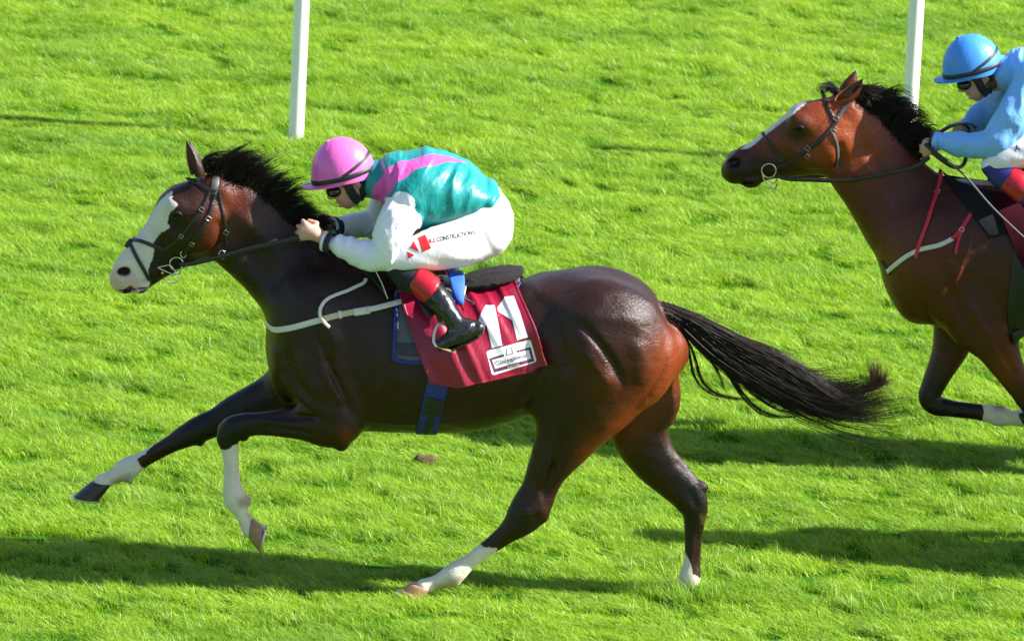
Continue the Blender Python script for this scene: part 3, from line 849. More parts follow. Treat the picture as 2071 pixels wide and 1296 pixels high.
# ------------------------------------------------------------------ turf: patches of blades set side by side
def grass_mat():
    m, nt, b = new_mat('turf_grass_blades')
    geo = N_(nt, 'ShaderNodeNewGeometry').outputs['Position']
    def pn(scale, sc):
        mp = N_(nt, 'ShaderNodeMapping'); mp.inputs['Scale'].default_value = sc
        nt.links.new(geo, mp.inputs['Vector']); return noise_(nt, scale, 4, 0.62, mp.outputs[0])
    big = pn(1.5, (0.25, 1.0, 0)); mid = pn(5.5, (0.33, 1.0, 0))
    sh = attr(nt, 'shade'); tt = attr(nt, 'tip')
    c = mixc(nt, sh, (0.058, 0.21, 0.003), (0.31, 0.51, 0.008))
    r = N_(nt, 'ShaderNodeMapRange'); nt.links.new(big, r.inputs[0]); r.inputs[1].default_value = 0.35; r.inputs[2].default_value = 0.68
    c = mixc(nt, math_(nt, 'MULTIPLY', r.outputs[0], 0.6), c, (0.36, 0.54, 0.014))
    rd = N_(nt, 'ShaderNodeMapRange'); nt.links.new(big, rd.inputs[0]); rd.inputs[1].default_value = 0.48; rd.inputs[2].default_value = 0.30
    c = mixc(nt, math_(nt, 'MULTIPLY', rd.outputs[0], 0.75), c, (0.045, 0.20, 0.003))
    r2 = N_(nt, 'ShaderNodeMapRange'); nt.links.new(mid, r2.inputs[0]); r2.inputs[1].default_value = 0.45; r2.inputs[2].default_value = 0.7
    c = mixc(nt, math_(nt, 'MULTIPLY', r2.outputs[0], 0.75), c, (0.040, 0.20, 0.003))
    st = math_(nt, 'GREATER_THAN', sh, 0.955)
    c = mixc(nt, math_(nt, 'MULTIPLY', st, 0.8), c, (0.48, 0.50, 0.20))
    c = mixc(nt, math_(nt, 'MULTIPLY', math_(nt, 'POWER', tt, 2.0), 0.45), c, (0.47, 0.61, 0.09))
    b.inputs['Roughness'].default_value = 0.45; b.inputs['Specular IOR Level'].default_value = 0.35
    nt.links.new(c, b.inputs['Base Color'])
    tr = N_(nt, 'ShaderNodeBsdfTranslucent')
    nt.links.new(mixc(nt, 0.35, c, (0.28, 0.55, 0.01)), tr.inputs[0])
    mx = N_(nt, 'ShaderNodeMixShader'); mx.inputs[0].default_value = 0.42
    nt.links.new(b.outputs[0], mx.inputs[1]); nt.links.new(tr.outputs[0], mx.inputs[2])
    nt.links.new(mx.outputs[0], nt.nodes['Material Output'].inputs[0])
    return m
M_grass = grass_mat()

def grass_patch(seed, size=0.21, n=920):
    r = np.random.default_rng(seed)
    nc = 26
    cl = (r.random((nc, 2)) - 0.5) * size
    ci = r.integers(0, nc, n)
    b = cl[ci] + r.normal(0, size * 0.11, (n, 2))
    uni = r.random(n) < 0.38
    b[uni] = (r.random((uni.sum(), 2)) - 0.5) * size
    h = np.clip(r.normal(0.049, 0.012, n) * np.where(uni, 0.8, r.uniform(0.65, 1.4, nc)[ci]), 0.02, 0.125)
    cdir = r.normal(0, 0.38, (nc, 2))
    lean = cdir[ci] + r.normal(0, 0.34, (n, 2)) + np.array([-0.42, -0.10])
    w = r.uniform(0.0018, 0.0036, n)
    ang = r.uniform(0, math.pi, n)
    sd = np.stack([np.cos(ang), np.sin(ang)], -1) * w[:, None] * 0.5
    V = np.zeros((n, 5, 3)); tip = np.zeros((n, 5))
    for k, (t, ws) in enumerate(((0, 0.8), (0.5, 1.0), (1, 0))):
        cx = b + lean * (h * (0.35 * t + 0.65 * t * t))[:, None]
        cz = h * (t - 0.22 * t * t * np.minimum(1, (lean ** 2).sum(1)))
        if k < 2:
            for j, sg in enumerate((-1, 1)):
                V[:, 2 * k + j, :2] = cx + sd * ws * sg; V[:, 2 * k + j, 2] = cz; tip[:, 2 * k + j] = t
        else:
            V[:, 4, :2] = cx; V[:, 4, 2] = cz; tip[:, 4] = 1
    base = (np.arange(n) * 5)[:, None]
    T = np.concatenate([base + np.array([[0, 1, 3]]), base + np.array([[0, 3, 2]]), base + np.array([[2, 3, 4]])])
    shade = np.repeat(np.clip(r.normal(0.5, 0.24, n), 0, 1), 5)
    shade[np.repeat(r.random(n) < 0.035, 5)] = 1.0
    me = bpy.data.meshes.new('grass_patch')
    me.vertices.add(n * 5); me.vertices.foreach_set('co', V.astype(np.float32).ravel())
    me.loops.add(len(T) * 3); me.loops.foreach_set('vertex_index', T.astype(np.int32).ravel())
    me.polygons.add(len(T)); me.polygons.foreach_set('loop_start', np.arange(0, len(T) * 3, 3, dtype=np.int32))
    me.update(calc_edges=True)
    for nm, v in (('shade', shade), ('tip', tip.ravel())):
        a = me.attributes.new(nm, 'FLOAT', 'POINT'); a.data.foreach_set('value', v.astype(np.float32))
    me.materials.append(M_grass)
    return bpy.data.objects.new('grass_patch', me)

def grass():
    r = np.random.default_rng(11)
    sp = 0.178
    xs = np.arange(-5.2, 5.6, sp); ys = np.arange(-3.2, 24.0, sp)
    P = np.stack(np.meshgrid(xs, ys, indexing='ij'), -1).reshape(-1, 2)
    P += r.uniform(-0.5, 0.5, P.shape) * sp
    n = len(P)
    P3 = np.c_[P, np.zeros(n)]
    hz = 0.64 + 0.30 * vnoise(np.c_[P * [0.6, 2.8], np.zeros(n)], 1.0, 5) + 0.30 * vnoise(np.c_[P * [2.2, 6.0], np.zeros(n)], 1.0, 8) + r.normal(0, 0.08, n)
    hz = np.clip(hz, 0.40, 1.2)
    for hx, hy in ((at(1385, 1205, 0.13)[0], 0.10), (at(1355, 1205, 0.13)[0], 0.0)):   # deeper grass round the planted hooves
        hz += 0.55 * np.exp(-(((P[:, 0] - hx) / 0.22) ** 2 + ((P[:, 1] - hy) / 0.16) ** 2))
    me = bpy.data.meshes.new('grass')
    me.vertices.add(n); me.vertices.foreach_set('co', P3.astype(np.float32).ravel())
    for nm, v in (('rot', r.uniform(-0.8, 0.8, n)), ('hz', hz), ('pick', r.integers(0, 10, n).astype(float))):
        a = me.attributes.new(nm, 'FLOAT', 'POINT'); a.data.foreach_set('value', v.astype(np.float32))
    me.materials.append(M_grass)
    o = bpy.data.objects.new('grass', me); COL.objects.link(o)
    tag(o, 'bright green turf of the racecourse, uneven and freshly grown', 'grass', kind='stuff')
    ng = bpy.data.node_groups.new('grass_nodes', 'GeometryNodeTree')
    ng.interface.new_socket('Geometry', in_out='INPUT', socket_type='NodeSocketGeometry')
    ng.interface.new_socket('Geometry', in_out='OUTPUT', socket_type='NodeSocketGeometry')
    nn = ng.nodes; ll = ng.links
    gi = nn.new('NodeGroupInput'); go = nn.new('NodeGroupOutput')
    g2i = nn.new('GeometryNodeGeometryToInstance')
    for i in range(10):
        oi = nn.new('GeometryNodeObjectInfo'); oi.inputs['Object'].default_value = grass_patch(100 + i); oi.inputs['As Instance'].default_value = True
        ll.new(oi.outputs['Geometry'], g2i.inputs[0])
    iop = nn.new('GeometryNodeInstanceOnPoints')
    iop.inputs['Pick Instance'].default_value = True
    def na(name):
        a = nn.new('GeometryNodeInputNamedAttribute'); a.data_type = 'FLOAT'; a.inputs['Name'].default_value = name
        return a.outputs['Attribute']
    cr = nn.new('ShaderNodeCombineXYZ'); ll.new(na('rot'), cr.inputs[2])
    cs = nn.new('ShaderNodeCombineXYZ'); cs.inputs[0].default_value = 1; cs.inputs[1].default_value = 1; ll.new(na('hz'), cs.inputs[2])
    ll.new(gi.outputs[0], iop.inputs['Points']); ll.new(g2i.outputs[0], iop.inputs['Instance'])
    ll.new(na('pick'), iop.inputs['Instance Index']); ll.new(cr.outputs[0], iop.inputs['Rotation']); ll.new(cs.outputs[0], iop.inputs['Scale'])
    ll.new(iop.outputs[0], go.inputs[0])
    md = o.modifiers.new('turf', 'NODES'); md.node_group = ng
grass()

# ------------------------------------------------------------------ running-rail posts
M_post = simple_mat('white_plastic_post', (0.80, 0.80, 0.79), 0.35, 0.12, 9, 0.04, stretch=(1, 1, 0.25))
def rail_post(px, py, Y, label):
    b = at(px, py, Y); b[2] = 0
    root = empty('rail_post', tuple(b), label, 'post', 'white running rail posts')
    n = 40; zs = [-0.1, 0.0, 0.4, 0.9, 1.22, 1.23]; rs = [0.038, 0.038, 0.038, 0.038, 0.0378, 0.036]
    V = [(b[0] + r_ * math.cos(a), b[1] + r_ * math.sin(a), z) for z, r_ in zip(zs, rs) for a in np.linspace(0, 2 * math.pi, n, endpoint=False)]
    F = [(i * n + k, i * n + (k + 1) % n, (i + 1) * n + (k + 1) % n, (i + 1) * n + k) for i in range(len(zs) - 1) for k in range(n)]
    F.append(tuple((len(zs) - 1) * n + k for k in range(n)))
    mesh_obj('post_shaft', V, F, M_post, root)
    # domed cap, above the picture
    V = [(b[0] + 0.0405 * math.cos(t) * math.cos(a), b[1] + 0.0405 * math.cos(t) * math.sin(a), 1.235 + 0.03 * max(0.0, math.sin(t)) + (-0.03 if i == 0 else 0)) for i, t in enumerate((0, 0, 0.4, 0.8, 1.2, 1.5)) for a in np.linspace(0, 2 * math.pi, 28, endpoint=False)]
    F = [(i * 28 + k, i * 28 + (k + 1) % 28, (i + 1) * 28 + (k + 1) % 28, (i + 1) * 28 + k) for i in range(5) for k in range(28)] + [tuple(5 * 28 + k for k in range(28))]
    mesh_obj('post_cap', V, F, M_post, root)
    return root
rail_post(598, 285, 8.15, 'white plastic rail post rising from the grass behind the pink capped rider')
rail_post(1833, 345, 8.15, 'white plastic rail post seen behind the black mane of the reddish bay horse')

def turf_clod(px, py):
    d = _f * FPX + _r * (px - PW / 2) - _u * (py - PH / 2); c = CAM + d * (-CAM[2] / d[2])
    f = Field(c - [0.12, 0.12, 0.05], c + [0.12, 0.12, 0.12], 0.006)
    f.ell(c + [0, 0, 0.012], [0.055, 0.04, 0.030], 10, 0.02); f.ell(c + [0.03, -0.01, 0.02], [0.024, 0.022, 0.022], 0, 0.02)
    f.noise(lambda p: 0.012 * vnoise(p, 28, 5) + 0.006 * vnoise(p, 70, 6), 0.05)
    V, F = f.mesh()
    o = mesh_obj('turf_clod', V, F, simple_mat('kicked_up_soil', (0.10, 0.075, 0.03), 0.95, 0.6, 40, 0.8, dist=0.01), None)
    tag(o, 'small brown clod of kicked up turf on the grass beneath the dark horse', 'clod')
turf_clod(858, 938)
# ------------------------------------------------------------------ mane and tail of the leading horse
def locks(locklist, Y0, n, jit, rad, name, mat, parent, seed=1, curl=0.0, yj=0.02, npts=18, root_jit=0.008, fill=None):
    """each lock: list of (px,py[,dy]); strands gather around it"""
    r = np.random.default_rng(seed); S_ = []; R_ = []
    for i, g in enumerate(locklist):
        dy = r.normal(0, yj)
        pts = [at(q[0], q[1], Y0 + (q[2] if len(q) > 2 else 0) + dy * (k / max(1, len(g) - 1))) for k, q in enumerate(g)]
        s, ra = hair_bundle([pts, pts], n, jit, rad, npts, curl, root_jit, seed * 1000 + i, 0.45)
        S_.append(s); R_.append(ra)
    if fill:                                  # fine loose hair between the locks: guides, count, jitter, radius
        gs = [[at(q[0], q[1], Y0) for q in g] for g in fill[0]]
        s, ra = hair_bundle(gs, fill[1], fill[2], fill[3], npts, curl * 1.5, root_jit, seed * 77, 0.5)
        S_.append(s); R_.append(ra)
    V, F = hair_mesh(np.concatenate(S_), np.concatenate(R_))
    return mesh_obj(name, V, F, mat, parent)
def between(la, lb, n, seed, jit=4.0):
    """n interpolated polylines between lists of guide polylines"""
    r = np.random.default_rng(seed); out = []
    G = [resample(spline(np.array(g, float), 6), 10) for g in la]
    for i in range(n):
        u = (i + 0.5 * r.random()) / n * (len(G) - 1); a = min(int(u), len(G) - 2); w = u - a
        g = G[a] * (1 - w) + G[a + 1] * w
        t = np.linspace(0, 1, 10)[:, None]
        sc = 1 + r.normal(0, 0.16)
        g = g[0] + (g - g[0]) * sc
        g = g + r.normal(0, jit, 2) * t ** 1.3 + (np.array([0, lb]) * t * r.random() if lb else 0)
        out.append([tuple(q) for q in g])
    return out
mane_guides = [
    [(432, 352), (436, 335), (455, 318), (492, 304)],
    [(450, 355), (458, 334), (478, 315), (512, 300)],
    [(472, 366), (484, 342), (504, 322), (534, 306)],
    [(498, 382), (512, 356), (532, 338), (560, 325)],
    [(524, 401), (540, 376), (560, 358), (590, 350)],
    [(552, 422), (568, 398), (588, 382), (614, 378)],
    [(580, 442), (596, 420), (614, 408), (638, 410)],
    [(608, 458), (622, 440), (638, 432), (656, 438)],
    [(640, 474), (650, 460), (662, 455), (676, 460)]]
mane_guides = [[(g[0][0] + (q[0] - g[0][0]) * 0.98, g[0][1] + (q[1] - g[0][1]) * 0.86) for q in g] for g in mane_guides]
lk = between(mane_guides, 0, 70, 5, 8.0) + between([[(a, b + 2) for a, b in g] for g in mane_guides], 6, 30, 6, 10.0)
# shorter undergrowth that keeps the crest dense
under = [[(g[0][0] - 4, g[0][1] + 6), (g[1][0] - 1, g[1][1] + 6), ((g[1][0] + g[2][0]) / 2 + 6, (g[1][1] + g[2][1]) / 2 + 10)] for g in mane_guides]
under += []
locks(lk + between(under, 0, 60, 9, 4.0), 0.0, 20, 0.009, 0.0013, 'mane', M_mane, horse1, 3, 0.006, 0.03, fill=(mane_guides, 1500, 0.012, 0.0008))
fl_ = between([[(408, 345), (412, 325), (430, 312), (462, 308)], [(416, 348), (424, 330), (440, 322), (470, 318)], [(425, 352), (432, 338), (450, 330), (474, 330)]], 0, 12, 12, 6.0)
locks(fl_, 0.0, 16, 0.007, 0.0012, 'forelock', M_mane, horse1, 4, 0.006, 0.02)
tail_guides = [
    [(1338, 616, 0), (1390, 634, 0), (1440, 658), (1500, 690), (1570, 718), (1630, 758), (1690, 776), (1745, 770), (1800, 768)],
    [(1342, 620, 0), (1395, 648, 0), (1450, 684), (1520, 722), (1590, 762), (1650, 796), (1710, 802), (1765, 792), (1806, 782)],
    [(1346, 626, 0), (1395, 662, 0), (1448, 706), (1520, 752), (1590, 792), (1650, 818), (1710, 826), (1765, 822), (1808, 806)],
    [(1350, 632, 0), (1392, 676, 0), (1440, 724), (1510, 774), (1590, 812), (1660, 836), (1720, 842), (1765, 838), (1798, 818)]]
tg = [[(q[0], q[1]) for q in g] for g in tail_guides]
tl = between(tg, 0, 60, 21, 5.0)
tl += between([g[:6] for g in tg], 0, 34, 23, 6.0)
wl_ = [[(1352, 634), (1376, 672), (1388, 716), (1398, 752)], [(1354, 640), (1372, 680), (1380, 722), (1384, 756)],
       [(1360, 645), (1390, 700), (1404, 760), (1432, 792), (1480, 806), (1530, 808)], [(1368, 650), (1402, 712), (1420, 770), (1460, 800), (1520, 808), (1575, 806)],
       [(1400, 672), (1446, 740), (1466, 786), (1484, 808)], [(1420, 690), (1468, 752), (1500, 800), (1545, 838), (1600, 842), (1660, 830)],
       [(1440, 705), (1490, 760), (1530, 802), (1580, 830), (1630, 834), (1668, 826)], [(1430, 700), (1478, 762), (1520, 814), (1560, 838), (1610, 840), (1664, 828)]]
M_tail_o = locks(tl, 0.0, 34, 0.012, 0.0011, 'tail', M_tail, horse1, 8, 0.007, 0.03, 17, fill=(tg, 1900, 0.02, 0.0009))
tail_wisps = locks(wl_, 0.0, 26, 0.004, 0.0010, 'tail_wisps', M_tail, horse1, 9, 0.006, 0.02, 24, 0.004)
tip_l = between([[(1728, 790), (1758, 784), (1760, 760), (1748, 724)], [(1740, 792), (1768, 784), (1772, 760), (1770, 726)], [(1752, 788), (1778, 780), (1784, 768), (1786, 742)], [(1740, 784), (1772, 778), (1800, 776), (1824, 782)]], 0, 14, 31, 4.0)
locks(tip_l, 0.0, 30, 0.008, 0.0010, 'tail_end', M_tailtip, horse1, 10, 0.004, 0.02, 18, 0.006)
# ------------------------------------------------------------------ riders
M_skin = simple_mat('skin', (0.56, 0.30, 0.22), 0.5, 0.18, 40, 0.15)
M_hairh = simple_mat('dark_brown_hair', (0.012, 0.009, 0.008), 0.5, 0.4, 90, 0.5)
M_blackstrap = simple_mat('black_strap', (0.010, 0.010, 0.012), 0.5, 0.3, 60, 0.2)
M_goggle = simple_mat('black_goggle_lens', (0.006, 0.006, 0.007), 0.08, 0.2, 20, 0.0, spec=0.8)
M_lensrim = simple_mat('goggle_rim', (0.02, 0.02, 0.02), 0.4, 0.2, 20, 0.1)
M_boot = simple_mat('black_boot_leather', (0.008, 0.008, 0.009), 0.25, 0.3, 12, 0.35, dist=0.006, spec=0.7)
M_red = simple_mat('red_boot_top_leather', (0.45, 0.010, 0.022), 0.28, 0.2, 14, 0.2)
M_sock = simple_mat('black_sock', (0.008, 0.008, 0.010), 0.8, 0.3, 50, 0.3)
M_cuffw = simple_mat('white_cuff', (0.7, 0.7, 0.72), 0.7, 0.1, 60, 0.2)
M_cuffd = simple_mat('navy_cuff', (0.012, 0.013, 0.03), 0.7, 0.2, 60, 0.2)

def silk_mat(name, base, bands, rough=0.38, fold=0.3, trans=0.0):
    """shiny racing silks; bands: list of (attribute, colour)"""
    m, nt, b = new_mat(name)
    co = objco(nt)
    nz = noise_(nt, 24, 4, 0.6, co)
    fine = noise_(nt, 500, 2, 0.5, co)
    c = mixc(nt, nz, tuple(x * 0.88 for x in base), base)
    for a, colr in bands:
        msk = thresh(nt, attr(nt, a), fine, 0.002, 0.0015)
        c = mixc(nt, msk, c, mixc(nt, nz, tuple(x * 0.88 for x in colr), colr))
    nt.links.new(c, b.inputs['Base Color'])
    b.inputs['Roughness'].default_value = rough; b.inputs['Specular IOR Level'].default_value = 0.5
    b.inputs['Sheen Weight'].default_value = 0.03; b.inputs['Sheen Roughness'].default_value = 0.3
    f1 = noise_(nt, 26, 3, 0.5, objco(nt, (1.0, 0.6, 0.5)), 0.8)
    h = math_(nt, 'ADD', math_(nt, 'MULTIPLY', math_(nt, 'ABSOLUTE', math_(nt, 'SUBTRACT', f1, 0.5)), 1.6), math_(nt, 'MULTIPLY', fine, 0.03))
    bump_(nt, b, h, fold, 0.012)
    return m

def ringband(c, axis, r, width, thick, side=None, n=28, squash=1.0):
    """a flat band round a limb"""
    axis = np.array(axis, float); axis /= np.linalg.norm(axis)
    s = np.cross(axis, [0, 1, 0]); s /= np.linalg.norm(s); u = np.cross(s, axis)
    A = np.linspace(0, 2 * math.pi, n, endpoint=False)
    D = np.array([s * math.cos(a) + u * math.sin(a) * squash for a in A])
    return ribbon(np.array(c) + D * r, D, width, thick, True)

def surf_grid(surf, edge_top, edge_bottom, nu=40, nv=26, off=0.01, fold=None):
    """cloth patch laid on a surface: rows interpolate between two photograph polylines"""
    A = resample(spline(edge_top, 8), nu); B = resample(spline(edge_bottom, 8), nu)
    G = np.zeros((nv, nu, 3)); Nn = np.zeros((nv, nu, 3)); ok = np.zeros((nv, nu), bool)
    for j in range(nv):
        t = j / (nv - 1)
        for i in range(nu):
            q = A[i] * (1 - t) + B[i] * t
            h, m = surf.hit(*q)
            if h is not None: G[j, i] = h; Nn[j, i] = m; ok[j, i] = True
    for j in range(nv):
        for i in range(nu):
            if not ok[j, i]:
                dd = [(abs(jj - j) + abs(ii - i), jj, ii) for jj in range(nv) for ii in range(max(0, i - 3), min(nu, i + 4)) if ok[jj, ii]]
                if not dd: dd = [(abs(jj - j) + abs(ii - i), jj, ii) for jj in range(nv) for ii in range(nu) if ok[jj, ii]]
                _, jj, ii = min(dd)
                t = j / (nv - 1); q = A[i] * (1 - t) + B[i] * t
                G[j, i] = at(q[0], q[1], G[jj, ii][1]); Nn[j, i] = Nn[jj, ii]
    for _ in range(3):
        K = G.copy(); K[1:-1, 1:-1] = (G[:-2, 1:-1] + G[2:, 1:-1] + G[1:-1, :-2] + G[1:-1, 2:] + 2 * G[1:-1, 1:-1]) / 6; G = K
        K = Nn.copy(); K[1:-1, 1:-1] = (Nn[:-2, 1:-1] + Nn[2:, 1:-1] + Nn[1:-1, :-2] + Nn[1:-1, 2:] + 2 * Nn[1:-1, 1:-1]) / 6; Nn = K
    Nn /= np.linalg.norm(Nn, axis=2)[..., None] + 1e-9
    o = np.full((nv, nu), off)
    if fold is not None:
        uu, vv = np.meshgrid(np.linspace(0, 1, nu), np.linspace(0, 1, nv)); o = o + fold(uu, vv)
    return G + Nn * o[..., None], Nn
def grid_faces(nv, nu, base=0, flip=False):
    F = []
    for j in range(nv - 1):
        for i in range(nu - 1):
            q = (base + j * nu + i, base + (j + 1) * nu + i, base + (j + 1) * nu + i + 1, base + j * nu + i + 1)
            F.append(q[::-1] if flip else q)
    return F
def cloth_obj(name, G, mat, parent, thick=0.003):
    nv, nu, _ = G.shape
    o = mesh_obj(name, G.reshape(-1, 3), grid_faces(nv, nu), mat, parent)
    md = o.modifiers.new('thickness', 'SOLIDIFY'); md.thickness = thick * 0.5; md.offset = 0
    return o

def decal(name, surf, tris2d, mat, parent, off=0.002, maxlen=8.0):
    """flat print: 2-D triangles in photograph pixels laid on a surface"""
    bm = bmesh.new()
    vs_ = [bm.verts.new((x, y, 0)) for x, y in tris2d[0]]
    for f in tris2d[1]:
        try: bm.faces.new([vs_[i] for i in f])
        except ValueError: pass
    bmesh.ops.triangulate(bm, faces=bm.faces[:])
    for _ in range(5):
        es = [e for e in bm.edges if e.calc_length() > maxlen]
        if not es: break
        bmesh.ops.subdivide_edges(bm, edges=es, cuts=1)
        bmesh.ops.triangulate(bm, faces=[f for f in bm.faces if len(f.verts) > 3])
    bm.verts.index_update()
    P = []; last = None
    for v in bm.verts:
        h, n = surf.hit(v.co.x, v.co.y)
        if h is None:
            h = at(v.co.x, v.co.y, last[1] if last is not None else surf.Y0 - 0.2)
            n = np.array([0, -1.0, 0])
        last = h
        P.append(h + np.array([0, -math.cos(ELEV), math.sin(ELEV)]) * off)
    F = [tuple(v.index for v in f.verts) for f in bm.faces]
    bm.free()
    return mesh_obj(name, P, F, mat, parent, smooth=True)
def text2d(txt, org, ux, uy, size=1.0, bold=0.0, spacing=1.0):
    """letters as 2-D triangles: org pixel of the baseline start, ux / uy pixel vectors of one em"""
    cu = bpy.data.curves.new('lettering', 'FONT'); cu.body = txt; cu.size = size; cu.offset = bold; cu.space_character = spacing
    ob = bpy.data.objects.new('lettering', cu); COL.objects.link(ob)
    dg = bpy.context.evaluated_depsgraph_get(); ev = ob.evaluated_get(dg); me = ev.to_mesh()
    V = [(v.co.x, v.co.y) for v in me.vertices]; F = [tuple(p.vertices) for p in me.polygons]
    ev.to_mesh_clear(); bpy.data.objects.remove(ob); bpy.data.curves.remove(cu)
    ux = np.array(ux, float); uy = np.array(uy, float); org = np.array(org, float)
    V = [tuple(org + ux * x + uy * y) for x, y in V]
    w = max(v[0] for v in V) - min(v[0] for v in V) if V else 0
    return (V, F)
def text_fit(txt, a, b, height, bold=0.0):
    """lettering running from pixel a to pixel b with cap height 'height'"""
    V, F = text2d(txt, (0, 0), (1, 0), (0, 1), 1.0, bold)
    xs = [v[0] for v in V]; w = max(xs) - min(xs); x0 = min(xs)
    a = np.array(a, float); b = np.array(b, float); d = b - a
    u = d / np.linalg.norm(d); up = np.array([u[1], -u[0]])
    return ([tuple(a + d * (x - x0) / w + up * y / 0.69 * height) for x, y in V], F)

J1 = dict(
    Y0=0.0, tf=lambda x, y: (x, y), s=1.0, box=(580, 250, 1080, 740),
    torso=[(770, 364, 36, 0, .085), (795, 366, 56, 0, .165), (838, 382, 80, 0, .205), (890, 388, 76, 0, .20), (936, 390, 58, 0, .185), (968, 394, 38, 0, .165), (984, 395, 25, 0, .15)],
    pelvis=[(992, 398, 22, 0, .13), (994, 432, 40, 0, .16), (985, 463, 50, 0, .17), (962, 488, 40, 0, .14)],
    arm=[(824, 408, 28, -.165, .055), (814, 432, 38, -.190, .072), (798, 468, 36, -.21, .068), (778, 512, 33, -.22, .062), (745, 516, 27, -.20, .055), (706, 503, 24, -.17, .048), (672, 493, 17, -.145, .037)],
    arm_far=[(800, 372, 34, .15, .065), (785, 412, 36, .19, .07), (762, 445, 30, .205, .06), (735, 455, 24, .18, .052), (705, 457, 21, .15, .046), (686, 458, 15, .125, .035)],
    thigh=[(978, 462, 52, -.10, .10), (935, 488, 50, -.15, .095), (880, 503, 42, -.19, .082), (835, 516, 33, -.21, .070), (806, 526, 25, -.215, .06), (792, 535, 16, -.215, .045)],
    shin=[(803, 545, 22, -.215, .055), (822, 560, 27, -.235, .055), (858, 578, 27, -.265, .055), (886, 605, 25, -.295, .052), (908, 634, 20, -.315, .045), (920, 650, 18, -.325, .042)],
    boot=[(846, 568, 25, -.255, .054), (870, 588, 26, -.275, .055), (892, 612, 24, -.298, .052), (912, 638, 19, -.318, .045), (926, 656, 19, -.328, .043), (942, 668, 22, -.333, .042)],
    foot=[(966, 664, 15, -.325, .036), (944, 671, 19, -.333, .04), (920, 682, 18, -.338, .044), (900, 692, 13, -.340, .042), (887, 697, 8, -.340, .03)],
    cuff=[(836, 561, 25.5, -.248, .054), (858, 577, 28, -.265, .058), (873, 590, 28, -.277, .058)],
    hand=dict(wrist=(668, 492, -.14), palm=(638, 472, -.135), kn=[(617, 452), (610, 461), (608, 471), (612, 481)], thumb=[(640, 452, -.115), (624, 447, -.10)], tipdx=24),
    hand_far=dict(wrist=(684, 458, .12), palm=(664, 452, .105), kn=[(652, 440), (646, 448), (644, 456), (648, 464)], thumb=[(664, 440, .09), (652, 436, .08)], tipdx=20),
)
